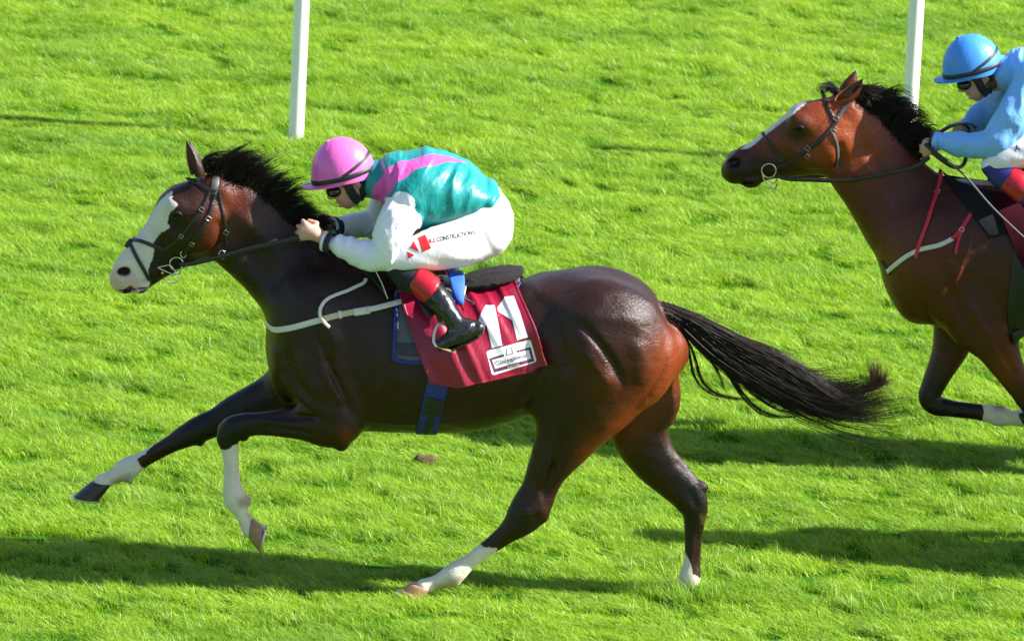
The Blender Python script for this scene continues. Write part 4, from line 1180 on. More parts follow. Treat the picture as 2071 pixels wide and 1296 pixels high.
def build_rider(cfg, root, mats, sash=None, hairc=None):
    Y0 = cfg['Y0']; tf = cfg['tf']; s = cfg['s']; mp = mpp(Y0)
    x0, y0, x1, y1 = cfg['box']
    a = at(x0, y1, Y0); b = at(x1, y0, Y0)
    LO = [a[0], Y0 - 0.42, a[2]]; HI = [b[0], Y0 + 0.42, b[2]]
    def pt(x, y, dy=0.0):
        u = tf(x, y); return at(u[0], u[1], Y0 + dy)
    def flip(st): return [(r[0], r[1], r[2], -r[3], r[4]) for r in st]
    # far limbs: same world x,z as the near ones, mirrored across the mid-plane
    # --- body: one continuous figure
    f = Field(LO, HI, 0.0052)
    G = -0.010
    f.loft(cfg['torso'], Y0, 0.03, grow=G); f.loft(cfg['pelvis'], Y0, 0.05, grow=G)
    f.loft(cfg['arm'], Y0, 0.03, grow=G); f.loft(cfg['arm_far'], Y0, 0.03, grow=G)
    for mir in (False, True):
        f.loft(cfg['thigh'], Y0, 0.03, grow=G, mirror=mir); f.loft(cfg['shin'], Y0, 0.03, grow=G, mirror=mir); f.loft(cfg['foot'], Y0, 0.02, grow=G - 0.002, mirror=mir)
    # neck and head
    c0, c1 = pt(722, 372), pt(778, 366)
    f.cap(c0, c1, 0.060, 0.066, 0.03)
    hang = cfg.get('hang', 13.0)
    ca, sa = math.cos(math.radians(hang)), math.sin(math.radians(hang))
    f.ell(pt(710, 345), [0.092, 0.076, 0.100], hang, 0.03)
    f.ell(pt(700, 380), [0.056, 0.060, 0.070], hang, 0.025)          # face
    f.ell(pt(706, 398), [0.046, 0.046, 0.040], hang + 25, 0.02)     # jaw
    f.ell(pt(704, 416), [0.017, 0.021, 0.014], hang, 0.012)         # chin
    f.cap(pt(674, 376), pt(666.5, 398), 0.009, 0.0115, 0.010)         # nose
    for sg in (-1, 1):
        f.ell(pt(672, 401, sg * 0.010), [0.011, 0.009, 0.007], hang, 0.008)
        f.ell(pt(682, 394, sg * 0.034), [0.022, 0.018, 0.020], hang, 0.016)   # cheek
        f.ell(pt(724, 366, sg * 0.076), [0.017, 0.009, 0.029], hang + 15, 0.006)   # ear
        f.ell(pt(721, 366, sg * 0.086), [0.008, 0.008, 0.016], hang + 15, 0.004, 'sub')
    f.ell(pt(683, 408.5), [0.011, 0.021, 0.0065], hang, 0.006); f.ell(pt(689, 416), [0.011, 0.019, 0.007], hang, 0.006)    # lips
    f.ell(pt(682, 412.5), [0.014, 0.019, 0.003], hang, 0.003, 'sub')
    # hands: palm, four bent fingers, thumb
    for hd, sg in ((cfg['hand'], -1), (cfg['hand_far'], 1)):
        w = at(hd['wrist'][0], hd['wrist'][1], Y0 + hd['wrist'][2]); p = at(hd['palm'][0], hd['palm'][1], Y0 + hd['palm'][2])
        f.cap(w, p, 0.025, 0.029, 0.02)
        K = [at(k[0], k[1], Y0 + hd['palm'][2] + sg * 0.012) for k in hd['kn']]
        for i, k in enumerate(K):
            f.cap(p + (k - p) * 0.1, k, 0.022, 0.0125, 0.014)
            L = (0.030, 0.034, 0.033, 0.026)[i]
            d = (k - p); d[1] = 0; d /= np.linalg.norm(d)
            m1 = k + d * L * 0.45 - np.array([0, sg, 0]) * L * 0.55 + np.array([0, 0, -0.004])
            m2 = m1 - d * L * 0.9 - np.array([0, sg, 0]) * 0.010 + np.array([0, 0, -0.003])
            m3 = m2 - d * 0.016 + np.array([0, sg, 0]) * 0.004
            f.cap(k, m1, 0.0112, 0.0098, 0.004); f.cap(m1, m2, 0.0098, 0.009, 0.003); f.cap(m2, m3, 0.009, 0.008, 0.003)
        t0 = p + np.array([0, -sg * 0.016, 0.012]); T = [at(q[0], q[1], Y0 + q[2]) for q in hd['thumb']]
        f.cap(t0, T[0], 0.016, 0.012, 0.012); f.cap(T[0], T[1], 0.0115, 0.010, 0.004)
    Vb, Fb = f.mesh()
    body = mesh_obj('body', Vb, Fb, M_skin, root)
    sb = Surf(Vb, Fb, Y0)
    # --- jacket
    f = Field(LO, HI, 0.0058)
    f.loft(cfg['torso'], Y0, 0.03, grow=0.004, p=2.3)
    dt = f.D.copy()
    f2 = Field(LO, HI, 0.0058)
    f2.loft(cfg['arm'], Y0, 0.03, grow=0.003); f2.loft(cfg['arm_far'], Y0, 0.03, grow=0.003)
    dsl = f2.D.copy()
    f.D = smin(f.D, f2.D, 0.05)
    wr = [cfg['hand']['wrist'], cfg['hand_far']['wrist']]
    def folds(p):
        w_ = p + 0.03 * vnoise(p, 7.0, 9)[:, None]
        g = vnoise(w_, [17, 6, 7], 3); g2 = vnoise(w_ @ np.array([[0.8, 0, 0.6], [0, 1, 0], [-0.6, 0, 0.8]], np.float32), [38, 9, 11], 4)
        return -0.006 * (1 - np.abs(g) * 2.2) - 0.0035 * (1 - 2.4 * np.abs(g2)) + 0.006 * vnoise(p, 5.0, 6)
    f.noise(folds)
    # elbow and armpit creases radiating
    V, F = f.mesh()
    idx = np.clip(((V - f.lo) / f.h).round().astype(int), 0, f.n - 1)
    dtv = dt[idx[:, 0], idx[:, 1], idx[:, 2]]; dsv = dsl[idx[:, 0], idx[:, 1], idx[:, 2]]
    at_ = {'sleeve': dtv - dsv - 0.006}
    sj = Surf(V, F, Y0)
    if sash:
        H, N = sj.line(sash['pts'], off=0)
        P = resample(H, 60); wv = np.interp(np.linspace(0, 1, 60), np.linspace(0, 1, len(sash['w'])), sash['w'])
        d = np.full(len(V), -1.0)
        for q, w in zip(P, wv): d = np.maximum(d, w - np.linalg.norm(V - q, axis=1))
        at_['sash'] = np.where(V[:, 1] < Y0 + 0.1, d, -1)
    mesh_obj('silk_jacket', V, F, mats['jacket'], root, attrs=at_)
    # collar band
    # --- breeches
    f = Field(LO, HI, 0.0062)
    f.loft(cfg['pelvis'], Y0, 0.05, grow=0.002)
    for mir in (False, True): f.loft(cfg['thigh'], Y0, 0.045, grow=0.002, mirror=mir)
    f.noise(lambda p: -0.0030 * (1 - 2 * np.abs(vnoise(p @ np.array([[0.95, 0, 0.3], [0, 1, 0], [-0.3, 0, 0.95]], np.float32), [7, 8, 34], 11))) + 0.003 * vnoise(p, 8.0, 12))
    V, F = f.mesh(); mesh_obj('breeches', V, F, mats['breeches'], root); sbr = Surf(V, F, Y0)
    # --- socks, boots
    for mir in (False, True):
        f = Field(LO, HI, 0.0062); f.loft(cfg['shin'][:4], Y0, 0.02, mirror=mir, grow=0.0); V, F = f.mesh()
        mesh_obj('sock', V, F, mats['sock'], root)
        f = Field(LO, HI, 0.0055); f.loft(cfg['boot'], Y0, 0.02, mirror=mir, grow=0.001, cap=3.0); f.loft(cfg['foot'], Y0, 0.025, mirror=mir, grow=0.0)
        f.noise(lambda p: -0.003 * (1 - 2 * np.abs(vnoise(p, [22, 14, 34], 21))))
        V, F = f.mesh(); bo = mesh_obj('boot', V, F, M_boot, root)
        if not mir: sboot = Surf(V, F, Y0)
        f = Field(LO, HI, 0.0055); f.loft(cfg['cuff'], Y0, 0.02, mirror=mir, grow=0.002, cap=6.0); V, F = f.mesh()
        mesh_obj('boot_top', V, F, M_red, bo)
        # heel block and sole welt
        hs = [at(r[0], r[1] + (r[2] - 1) * 0.98, Y0 + r[3]) for r in cfg['foot']]
        hs = np.array([[q[0], (2 * Y0 - q[1]) if mir else q[1], q[2]] for q in resample(spline(hs, 6), 20)])
        v, ff = ribbon(hs, [[0, 0, -1.0]] * 20, 0.07, 0.007, taper=np.interp(np.linspace(0, 1, 20), [0, .2, .6, 1], [.8, 1, 1.1, .6]))
        mesh_obj('sole', v, ff, M_blackstrap, bo)
    # --- cuffs
    for arm, hd in ((cfg['arm'], cfg['hand']), (cfg['arm_far'], cfg['hand_far'])):
        e = at(arm[-1][0], arm[-1][1], Y0 + arm[-1][3]); e2 = at(arm[-2][0], arm[-2][1], Y0 + arm[-2][3])
        ax = e - e2; ax /= np.linalg.norm(ax)
        r_ = arm[-1][2] * mp
        sq = arm[-1][4] / r_
        v, ff = ringband(e + ax * 0.012, ax, r_ + 0.005, 0.024, 0.004, squash=sq); mesh_obj('cuff', v, ff, mats['cuff1'], root)
        v, ff = ringband(e + ax * 0.032, ax, r_ + 0.002, 0.014, 0.004, squash=sq); mesh_obj('cuff', v, ff, mats['cuff2'], root)
    # --- helmet with silk cap and peak, in the head's own tilted frame
    hc = pt(695, 353); A_ = np.array([ca, 0, sa]); U_ = np.array([-sa, 0, ca]); Yv = np.array([0, 1.0, 0])
    la, lb, lh = 0.133 , 0.112, 0.155
    n1, n2 = 26, 56
    V = []; 
    for i in range(n1 + 1):
        ph = math.radians(97) * i / n1
        for k in range(n2):
            th = 2 * math.pi * k / n2
            seam = 1 - 0.011 * math.exp(-((((th / (math.pi / 3)) + 0.5) % 1 - 0.5) / 0.05) ** 2) * min(1, ph * 2)
            x, y, z = math.sin(ph) * math.cos(th), math.sin(ph) * math.sin(th), math.cos(ph)
            wr_ = 0.004 * math.sin(9 * th + 3 * ph) * math.exp(-((ph - 1.45) / 0.15) ** 2)
            V.append(hc + A_ * la * x * (seam + wr_) + Yv * lb * y * (seam + wr_) + U_ * lh * z * seam)
    F = [(i * n2 + k, (i + 1) * n2 + k, (i + 1) * n2 + (k + 1) % n2, i * n2 + (k + 1) % n2) for i in range(n1) for k in range(n2)]
    F.append(tuple(n1 * n2 + k for k in range(n2)))
    hel = mesh_obj('helmet', V, F, mats['cap'], root); shm = Surf(V, F, Y0)
    # button on the cap
    bt = pt(663, 290)
    h, n = shm.cast(bt + (bt - hc) * 0.5, hc - bt)
    if h is not None:
        vv, ff = [], []
        v, ff = ringband(h, n, 0.007, 0.006, 0.004, n=14); mesh_obj('cap_button', v, ff, mats['cap'], hel)
    # peak
    V = []; m_ = 26
    for lay, dz in ((0, 0.0), (1, -0.006)):
        for j in range(5):
            for k in range(m_):
                th = math.pi * (0.5 + (k / (m_ - 1)))          # front half, towards -A
                ex = 0.047 * (j / 4) * math.cos(th - math.pi) ** 0.8 if abs(math.cos(th)) > 1e-6 else 0
                V.append(hc + A_ * ((la - 0.003) * math.cos(th) - ex) + Yv * (lb - 0.002 + ex * 0.15) * math.sin(th) + U_ * (-0.014 + dz - 0.10 * ex * (1 + (math.sin(th)) ** 2)))
    F = []
    for lay in range(2):
        for j in range(4):
            for k in range(m_ - 1):
                q = (lay * 5 * m_ + j * m_ + k, lay * 5 * m_ + (j + 1) * m_ + k, lay * 5 * m_ + (j + 1) * m_ + k + 1, lay * 5 * m_ + j * m_ + k + 1)
                F.append(q if lay else q[::-1])
    for k in range(m_ - 1): F.append((4 * m_ + k, 4 * m_ + k + 1, 5 * m_ + 4 * m_ + k + 1, 5 * m_ + 4 * m_ + k))
    mesh_obj('helmet_peak', V, F, mats['cap'], hel)
    # elastic band round the cap and the goggle strap
    def ring_on_helmet(h0, tilt, width, thick=0.003):
        P = []; N = []
        for th in np.linspace(0, 2 * math.pi, 72, endpoint=False):
            z = h0 + tilt * math.cos(th)
            rr = math.sqrt(max(0.05, 1 - (z / lh) ** 2))
            P.append(hc + A_ * la * math.cos(th) * rr + Yv * lb * math.sin(th) * rr + U_ * z)
            nn = A_ * math.cos(th) / la + Yv * math.sin(th) / lb + U_ * z / lh ** 2
            N.append(nn / np.linalg.norm(nn))
        return ribbon(P, N, width, thick, True)
    v, ff = ring_on_helmet(0.006, 0.012, 0.019); mesh_obj('cap_band', v, ff, M_blackstrap, hel)
    v, ff = ring_on_helmet(0.014, 0.060, 0.013, 0.0036)
    # only its rear part shows: goggle strap rising over the back of the cap
    keep = [q for q in ff if all((np.array(v[i]) - hc) @ A_ > -0.012 for i in q)]
    mesh_obj('goggle_strap', v, keep, M_blackstrap, hel)
    # goggles
    f = Field(pt(640, 410) - [0.02, 0.12, 0.02], pt(720, 350) + [0.02, 0.12, 0.02], 0.004)
    for sg in (-1, 1):
        f.ell(pt(677, 386, sg * 0.032), [0.037, 0.042, 0.027], hang + 5, 0.014)
    f.ell(pt(670, 381, 0), [0.022, 0.04, 0.018], hang, 0.012)
    V, F = f.mesh(); gg = mesh_obj('goggles', V, F, M_goggle, root)
    gl = []
    H, N = sb.line([tf(*q) for q in ((690, 376), (705, 366), (715, 360))], off=0.002)
    v, ff = ribbon(H, N, 0.016, 0.003); mesh_obj('goggle_strap', v, ff, M_blackstrap, gg)
    # chin harness and hair
    H, N = sb.line([tf(*q) for q in ((700, 366), (708, 384), (716, 398), (727, 408))], off=0.001)
    for sg in (1, -1):
        Hm = H.copy(); Nm = N.copy()
        if sg < 0: Hm[:, 1] = 2 * Y0 - Hm[:, 1]; Nm[:, 1] *= -1
        v, ff = ribbon(Hm, Nm, 0.036, 0.008); mesh_obj('chin_harness', v, ff, M_blackstrap, root)
    H, N = sb.line([tf(*q) for q in ((727, 358), (735, 380), (730, 405))], off=0.001)
    v, ff = ribbon(H, N, 0.02, 0.006); mesh_obj('chin_harness', v, ff, M_blackstrap, root)
    f = Field(pt(690, 420) - [0.02, 0.12, 0.02], pt(790, 320) + [0.02, 0.12, 0.02], 0.005)
    f.ell(pt(722, 352), [0.082, 0.080, 0.075], hang, 0.02); f.ell(pt(737, 378), [0.042, 0.066, 0.036], hang, 0.03)
    f.noise(lambda p: 0.004 * vnoise(p, [60, 60, 20], 2))
    for sg in (-1, 1): f.ell(pt(716, 368, sg * 0.078), [0.030, 0.03, 0.036], hang, 0.01, 'sub')
    V, F = f.mesh(); mesh_obj('hair', V, F, hairc or M_hairh, root)
    return dict(body=sb, jacket=sj, breeches=sbr, boot=sboot, helmet=shm)

rider1 = empty('jockey', tuple(at(900, 600, 0)), 'jockey in pink cap and teal silks with pink sash crouching over the dark horse', 'jockey', 'jockeys riding the race')
M_jack1 = silk_mat('teal_silk_with_pink_sash', (0.006, 0.25, 0.25), [('sash', (0.70, 0.10, 0.42)), ('sleeve', (0.84, 0.83, 0.90))], 0.42)
M_breech = silk_mat('white_breeches', (0.82, 0.80, 0.84), [], 0.55, 0.12)
M_cap1 = silk_mat('pink_silk_cap', (0.80, 0.14, 0.50), [], 0.30, 0.14)
R1 = build_rider(J1, rider1, dict(jacket=M_jack1, breeches=M_breech, cap=M_cap1, sock=M_sock, cuff1=M_cuffd, cuff2=M_cuffw),
                 sash=dict(pts=[(768, 398), (778, 376), (796, 354), (822, 338), (856, 326), (896, 320), (936, 327)], w=[.036, .044, .046, .042, .038, .032, .016]))
# print on the breeches
M_pred = simple_mat('red_print', (0.62, 0.015, 0.02), 0.5, 0.08, 40, 0.0)
M_pblk = simple_mat('black_print', (0.01, 0.01, 0.012), 0.5, 0.1, 40, 0.0)
M_pwht = simple_mat('white_print', (0.76, 0.76, 0.78), 0.5, 0.06, 40, 0.0)
def polydecal(name, surf, poly, mat, parent, off=0.001, maxlen=3.5):
    return decal(name, surf, (poly, [tuple(range(len(poly)))]), mat, parent, off, maxlen)
polydecal('printed_logo', R1['breeches'], [(844, 481), (860, 474), (872, 502), (855, 510)], M_pred, rider1)
polydecal('printed_logo', R1['breeches'], [(836, 486), (848, 510), (829, 501)], M_pred, rider1)
polydecal('printed_logo', R1['breeches'], [(823, 508), (838, 516), (826, 524)], M_pred, rider1)
decal('printed_lettering', R1['breeches'], text_fit('KL', (869, 492), (883, 489), 9, 0.02), M_pred, rider1, 0.001, 3)
decal('printed_lettering', R1['breeches'], text_fit('CONSTRUCTION', (884, 489), (956, 475), 9, 0.02), M_pblk, rider1, 0.001, 3)
decal('printed_lettering', R1['breeches'], text_fit('S.', (957, 475), (965, 473), 8, 0.02), M_pred, rider1, 0.001, 3)
# ------------------------------------------------------------------ tack of the leading horse
M_leather = simple_mat('black_bridle_leather', (0.014, 0.012, 0.012), 0.34, 0.35, 40, 0.2)
M_leatherg = simple_mat('worn_grey_leather', (0.09, 0.085, 0.085), 0.45, 0.35, 40, 0.2)
M_steel = simple_mat('bit_steel', (0.62, 0.58, 0.48), 0.25, 0.2, 30, 0.05, metal=1.0)
M_wweb = simple_mat('white_webbing', (0.66, 0.62, 0.53), 0.6, 0.15, 60, 0.3)
M_maroon = silk_mat('maroon_number_cloth', (0.27, 0.004, 0.030), [], 0.40, 0.25)
M_blue = simple_mat('blue_webbing', (0.012, 0.022, 0.19), 0.6, 0.2, 90, 0.25)
M_bluel = simple_mat('blue_felt', (0.015, 0.10, 0.55), 0.7, 0.15, 90, 0.2)
M_pad = simple_mat('grey_saddle_pad', (0.10, 0.10, 0.11), 0.7, 0.2, 120, 0.3)
M_fleece = simple_mat('black_fleece', (0.012, 0.009, 0.010), 0.85, 0.5, 140, 1.0, dist=0.012)
M_purple = simple_mat('purple_print', (0.13, 0.02, 0.09), 0.5, 0.08, 40, 0.0)
M_grey = simple_mat('grey_print', (0.16, 0.15, 0.16), 0.5, 0.1, 40, 0.0)
M_elastic = simple_mat('cream_elastic', (0.52, 0.47, 0.30), 0.7, 0.15, 60, 0.3)

def strap(name, surf, pts, w_px, mat, parent, thick=0.004, both=True, off=0.002, step=6.0):
    H, N = surf.line(pts, off=off, step=step)
    w = w_px * mpp(surf.Y0)
    out = []
    for sg in ((1, -1) if both else (1,)):
        A, B = H.copy(), N.copy()
        if sg < 0: A[:, 1] = 2 * surf.Y0 - A[:, 1]; B[:, 1] *= -1
        v, f = ribbon(A, B, w, thick); out.append(mesh_obj(name, v, f, mat, parent))
    return out
def strap_loop(name, surf, pts, w_px, mat, parent, top=None, bottom=None, thick=0.004, off=0.002):
    A, B, closed = surf.loop(pts, top, bottom, off)
    A = spline(A, 3, closed); B = spline(B, 3, closed)
    if not closed and top is not None:
        # start at the mid-plane crossing and run both ways: rebuild as far end .. top .. near end
        h = (len(A))
    v, f = ribbon(A, B, w_px * mpp(surf.Y0), thick, closed); return mesh_obj(name, v, f, mat, parent)
def over_top(name, surf, pts, w_px, mat, parent, top, thick=0.004, off=0.002):
    """a strap from the near side up over the mid-plane and down the far side (pts start at the top)"""
    H, N = surf.line(pts, off=off)
    d = np.array([top[0], 0, top[1]], float); d /= np.linalg.norm(d)
    h, m = surf.cast(np.array([H[0][0], surf.Y0, H[0][2]]) + d * 0.4, -d)
    mir = np.array([1, -1, 1.0]); sh = np.array([0, 2 * surf.Y0, 0])
    A = [H[::-1]]; B = [N[::-1]]
    if h is not None: A.append((h + m * off)[None]); B.append(m[None])
    A.append(H * mir + sh); B.append(N * mir)
    A = spline(np.vstack(A), 3); B = spline(np.vstack(B), 3)
    v, f = ribbon(A, B, w_px * mpp(surf.Y0), thick); return mesh_obj(name, v, f, mat, parent)
def ring3(name, c, r, tube_r, mat, parent, tilt=0.0, sq=1.0, n=32):
    a = np.linspace(0, 2 * math.pi, n, endpoint=False)
    P = np.stack([c[0] + r * np.cos(a), c[1] + tilt * r * np.cos(a), c[2] + sq * r * np.sin(a)], -1)
    v, f = tube(P, tube_r, 8, True); return mesh_obj(name, v, f, mat, parent)
def buckle(surf, px, py, w_px, parent, both=True):
    h, n = surf.hit(px, py)
    if h is None: return
    w = w_px * mpp(surf.Y0)
    for sg in ((1, -1) if both else (1,)):
        c = h + n * 0.008; m = n.copy()
        if sg < 0: c[1] = 2 * surf.Y0 - c[1]; m[1] *= -1
        T = np.array([1.0, 0, -0.6]); T -= m * (T @ m); T /= np.linalg.norm(T); B = np.cross(m, T)
        P = [c + T * w * a + B * w * 0.8 * b for a, b in ((-.5, -.5), (.5, -.5), (.5, .5), (-.5, .5))]
        v, f = tube(np.array(P), 0.0022, 6, True); mesh_obj('buckle', v, f, M_steel, parent)
def free_strap(name, pts3, w, thick, mat, parent, nrm=(0, -1, 0), n=40, taper=None):
    P = resample(spline(np.array(pts3, float), 8), n)
    v, f = ribbon(P, [nrm] * n, w, thick, taper=taper); return mesh_obj(name, v, f, mat, parent)

bridle1 = empty('bridle', tuple(at(400, 450, 0)), 'black crossed noseband bridle with steel bit rings on the white blazed head', 'bridle', 'racing bridles')
over_top('browband', S1, [(379, 362), (391, 368), (408, 376), (422, 384), (446, 390)], 9, M_leather, bridle1, (-0.6, 0.8))
over_top('headpiece', S1, [(438, 352), (436, 366), (434, 382), (430, 392)], 15, M_leatherg, bridle1, (0.2, 1))
strap('cheekpiece', S1, [(424, 388), (415, 410), (405, 428), (387, 453), (368, 478), (345, 497), (331, 505)], 7, M_leather, bridle1)
strap('cheekpiece', S1, [(436, 392), (428, 420), (420, 442), (404, 468), (388, 492), (372, 514)], 7, M_leather, bridle1, off=0.004)
strap('throatlash', S1, [(443, 392), (447, 412), (452, 436), (456, 462), (460, 492)], 6, M_leather, bridle1)
over_top('noseband', S1, [(268, 486), (284, 487), (308, 496), (331, 504)], 7.5, M_leather, bridle1, (-0.75, 0.66))
over_top('noseband', S1, [(264, 492), (268, 502), (279, 524), (290, 543), (302, 566)], 7.5, M_leather, bridle1, (-0.75, 0.66), off=0.003)
h, n = S1.cast(at(262, 491, 0) + np.array([-.3, 0, .26]), np.array([.75, 0, -.66]))
v, f = ringband(h + n * 0.002, n, 0.016, 0.02, 0.006, n=20); mesh_obj('noseband_pad', v, f, M_leather, bridle1)
for q in ((408, 424, 9), (434, 412, 9), (421, 442, 10), (458, 470, 9), (388, 492, 8), (368, 478, 8)): buckle(S1, q[0], q[1], q[2], bridle1)
for sg in (-1, 1):
    c = at(357, 533, -.062); c[1] = sg * 0.066
    ring3('bit_ring', c, 0.027, 0.0034, M_steel, bridle1)
    c2 = at(371, 514, -.066); c2[1] = sg * 0.070
    ring3('bit_loop', c2, 0.011, 0.0026, M_steel, bridle1, sq=1.3)
    pts = [at(x, y, -.06) for x, y in ((319, 542), (342, 537), (352, 545), (361, 562), (358, 569), (347, 570), (332, 563))]
    P = np.array([[q[0], sg * (0.052 + 0.004 * i), q[2]] for i, q in enumerate(pts)])
    v, f = tube(spline(P, 6), 0.0028, 7); mesh_obj('bit_cheek', v, f, M_steel, bridle1)
    v, f = tube(spline(np.array([[q[0], sg * 0.06, q[2]] for q in (at(320, 542, -.06), at(338, 550, -.06), at(354, 557, -.06))]), 6), 0.0028, 7); mesh_obj('bit_cheek', v, f, M_steel, bridle1)
    # rein from the ring to the hand
    rp = [(363, 535, -.070), (385, 534, -.082), (416, 527, -.096), (459, 516, -.108), (520, 500, -.122), (570, 489, -.138), (606, 480, -.146), (622, 474, -.140)] if sg < 0 else \
         [(363, 535, .070), (400, 528, .095), (459, 512, .110), (520, 494, .120), (590, 470, .125), (648, 452, .100)]
    free_strap('rein', [at(*q) for q in rp], 0.020, 0.005, M_leather, bridle1, (0, sg, 0.15), 60, np.interp(np.linspace(0, 1, 60), [0, .15, .5, 1], [.75, .85, 1.1, 1.1]))
v, f = tube(np.array([[at(330, 545, 0)[0], -.06, at(330, 545, 0)[2]], [at(336, 543, 0)[0], 0, at(336, 543, 0)[2]], [at(330, 545, 0)[0], .06, at(330, 545, 0)[2]]]), 0.006, 8)
mesh_obj('bit_mouthpiece', v, f, M_steel, bridle1)
ring3('martingale_ring', at(449, 515, -.106), 0.012, 0.0022, M_steel, bridle1, sq=1.5)
# rein loop that hangs behind the hands
free_strap('rein', [at(*q) for q in ((640, 468, -.10), (668, 492, -.07), (690, 500, 0.0), (690, 478, .06), (668, 450, .095))], 0.018, 0.005, M_leather, bridle1, (0, -0.3, 1), 40)

# breastplate
bp1 = empty('breastplate', tuple(at(650, 640, -.2)), 'white elastic breastplate strap across the chest of the dark horse with blaze', 'breast strap', 'breastplate straps')
strap('chest_strap', S1, [(540, 652), (548, 663), (560, 667), (593, 662), (633, 651), (660, 644)], 12, M_wweb, bp1, thick=0.003, off=0.003)
strap('elastic_section', S1, [(655, 645), (685, 637), (722, 630)], 12, M_elastic, bp1, thick=0.005, off=0.004)
strap('strap_keeper', S1, [(716, 632), (732, 630), (748, 627)], 15, M_wweb, bp1, thick=0.008, off=0.004)
strap('strap_keeper', S1, [(684, 637), (690, 636)], 16, M_wweb, bp1, thick=0.008, off=0.004)
strap('chest_strap', S1, [(744, 628), (780, 620), (815, 612), (845, 606)], 11, M_wweb, bp1, thick=0.005, off=0.016)
strap('neck_strap', S1, [(740, 566), (738, 574), (722, 581), (700, 591), (676, 599), (658, 609), (648, 625), (649, 640), (656, 652), (666, 662)], 7, M_wweb, bp1, thick=0.003, both=False, off=0.010)
strap('yoke_strap', S1, [(735, 548), (752, 560), (768, 578), (784, 598)], 13, M_leather, bp1, thick=0.005, off=0.006)
h, n = S1.hit(806, 600)
ring3('yoke_ring', h + n * 0.012, 0.017, 0.004, M_leatherg, bp1)
v, f = tube(np.array([at(760, 548, -.215), at(772, 572, -.215), at(784, 604, -.205)]), 0.0025, 6); mesh_obj('cord', v, f, M_wweb, bp1)

# saddle pad with blue edging
pad1 = empty('saddle_pad', tuple(at(900, 640, -.25)), 'grey saddle pad with blue edging showing in front of the number cloth', 'saddle pad')
def mirror_cloth(name, G, mat, parent, thick=0.003):
    """near-side patch joined over the spine to its mirror image"""
    nv, nu, _ = G.shape
    top = G[0].copy()
    mid = []
    for i in range(nu):
        h, n = S1.cast(np.array([top[i][0], 0.0, top[i][2] + 0.4]), np.array([0, 0, -1.0]))
        m_ = top[i].copy(); m_[1] = 0; m_[2] = max(h[2] + 0.012 if h is not None else m_[2], top[i][2] + 0.006); mid.append(m_)
    mid = np.array(mid)
    h1 = (top + mid) / 2; h1[:, 2] += 0.010
    far = G.copy(); far[..., 1] *= -1
    h2 = h1.copy(); h2[:, 1] *= -1
    A = np.concatenate([G[::-1], h1[None], mid[None], h2[None], far])
    return cloth_obj(name, A[::-1], mat, parent, thick)
padT = [(802, 590), (880, 588), (960, 588), (1052, 576)]
padB = [(797, 727), (850, 733), (930, 715), (1040, 600)]
Gp, Np = surf_grid(S1, padT, padB, 44, 26, 0.006)
mirror_cloth('pad', Gp, M_pad, pad1, 0.004)
edge = np.vstack([Gp[:, 0], Gp[-1, 1:]]); en = np.vstack([Np[:, 0], Np[-1, 1:]])
for sg in (1, -1):
    e, m_ = edge.copy(), en.copy(); e[:, 1] *= sg; m_[:, 1] *= sg
    v, f = ribbon(e + m_ * 0.003, m_, 0.016, 0.005); mesh_obj('edging', v, f, M_blue, pad1)
    e, m_ = Gp[:, -1].copy(), Np[:, -1].copy(); e[:, 1] *= sg; m_[:, 1] *= sg
    v, f = ribbon(e + m_ * 0.003, m_, 0.014, 0.005); mesh_obj('edging', v, f, M_blue, pad1)
sp_ = Surf(Gp.reshape(-1, 3), grid_faces(26, 44), 0.0)
polydecal('sewn_tag', sp_, [(799, 650), (806, 650), (806, 665), (799, 665)], M_pwht, pad1, 0.004)
polydecal('pad_panel', sp_, [(800, 692), (845, 694), (850, 722), (806, 718)], M_leather, pad1, 0.004)

# number cloth
nc1 = empty('number_cloth', tuple(at(980, 680, -.27)), 'maroon satin number cloth with white 11 hanging under the jockey\'s saddle', 'saddle cloth')
cT = [(806, 600), (880, 592), (950, 592), (1010, 586), (1044, 578)]
cB = [(872, 769), (914, 776), (963, 769), (1040, 754), (1112, 733)]
def cfold(u, v):
    g = 0.010 * np.exp(-((u - 0.58 - 0.12 * v) / 0.035) ** 2) * np.clip(1.05 - v, 0, 1) ** 1.5
    g += 0.008 * np.exp(-((u - 0.72 - 0.06 * v) / 0.03) ** 2) * np.clip(0.9 - v, 0, 1) ** 1.2
    g += 0.008 * np.exp(-((u - 0.86 - 0.03 * v) / 0.028) ** 2) * np.clip(0.8 - v, 0, 1)
    g += 0.012 * np.exp(-((u - 0.20 - 0.10 * v) / 0.05) ** 2) + 0.010 * np.exp(-((u - 0.36 - 0.05 * v) / 0.035) ** 2)
    g += 0.006 * np.sin(9 * u + 5 * v) * v + 0.005 * np.sin(23 * u - 4 * v) * (0.3 + 0.7 * v)
    g += 0.004 * v ** 3
    return g
Gc, Ncl = surf_grid(S1, cT, cB, 96, 48, 0.027, cfold)
mirror_cloth('cloth', Gc, M_maroon, nc1, 0.003)
sc_ = Surf(Gc.reshape(-1, 3), grid_faces(48, 96), 0.0)
he = np.vstack([Gc[:, 0], Gc[-1, 1:], Gc[::-1, -1][1:]]); hn = np.vstack([Ncl[:, 0], Ncl[-1, 1:], Ncl[::-1, -1][1:]])
for sg in (1, -1):
    e, m_ = he.copy(), hn.copy(); e[:, 1] *= sg; m_[:, 1] *= sg
    v, f = ribbon(e, m_, 0.010, 0.0022); mesh_obj('hem', v, f, M_maroon, nc1)
one_a = [(982, 617), (1000, 617), (1008, 652), (1015, 695), (1017, 698), (995, 704), (985, 660), (982, 645), (968, 648), (970, 640)]
one_b = [(1021, 600), (1039, 598), (1052, 632), (1068, 682), (1046, 688), (1036, 648), (1030, 624), (1008, 630), (1006, 622)]
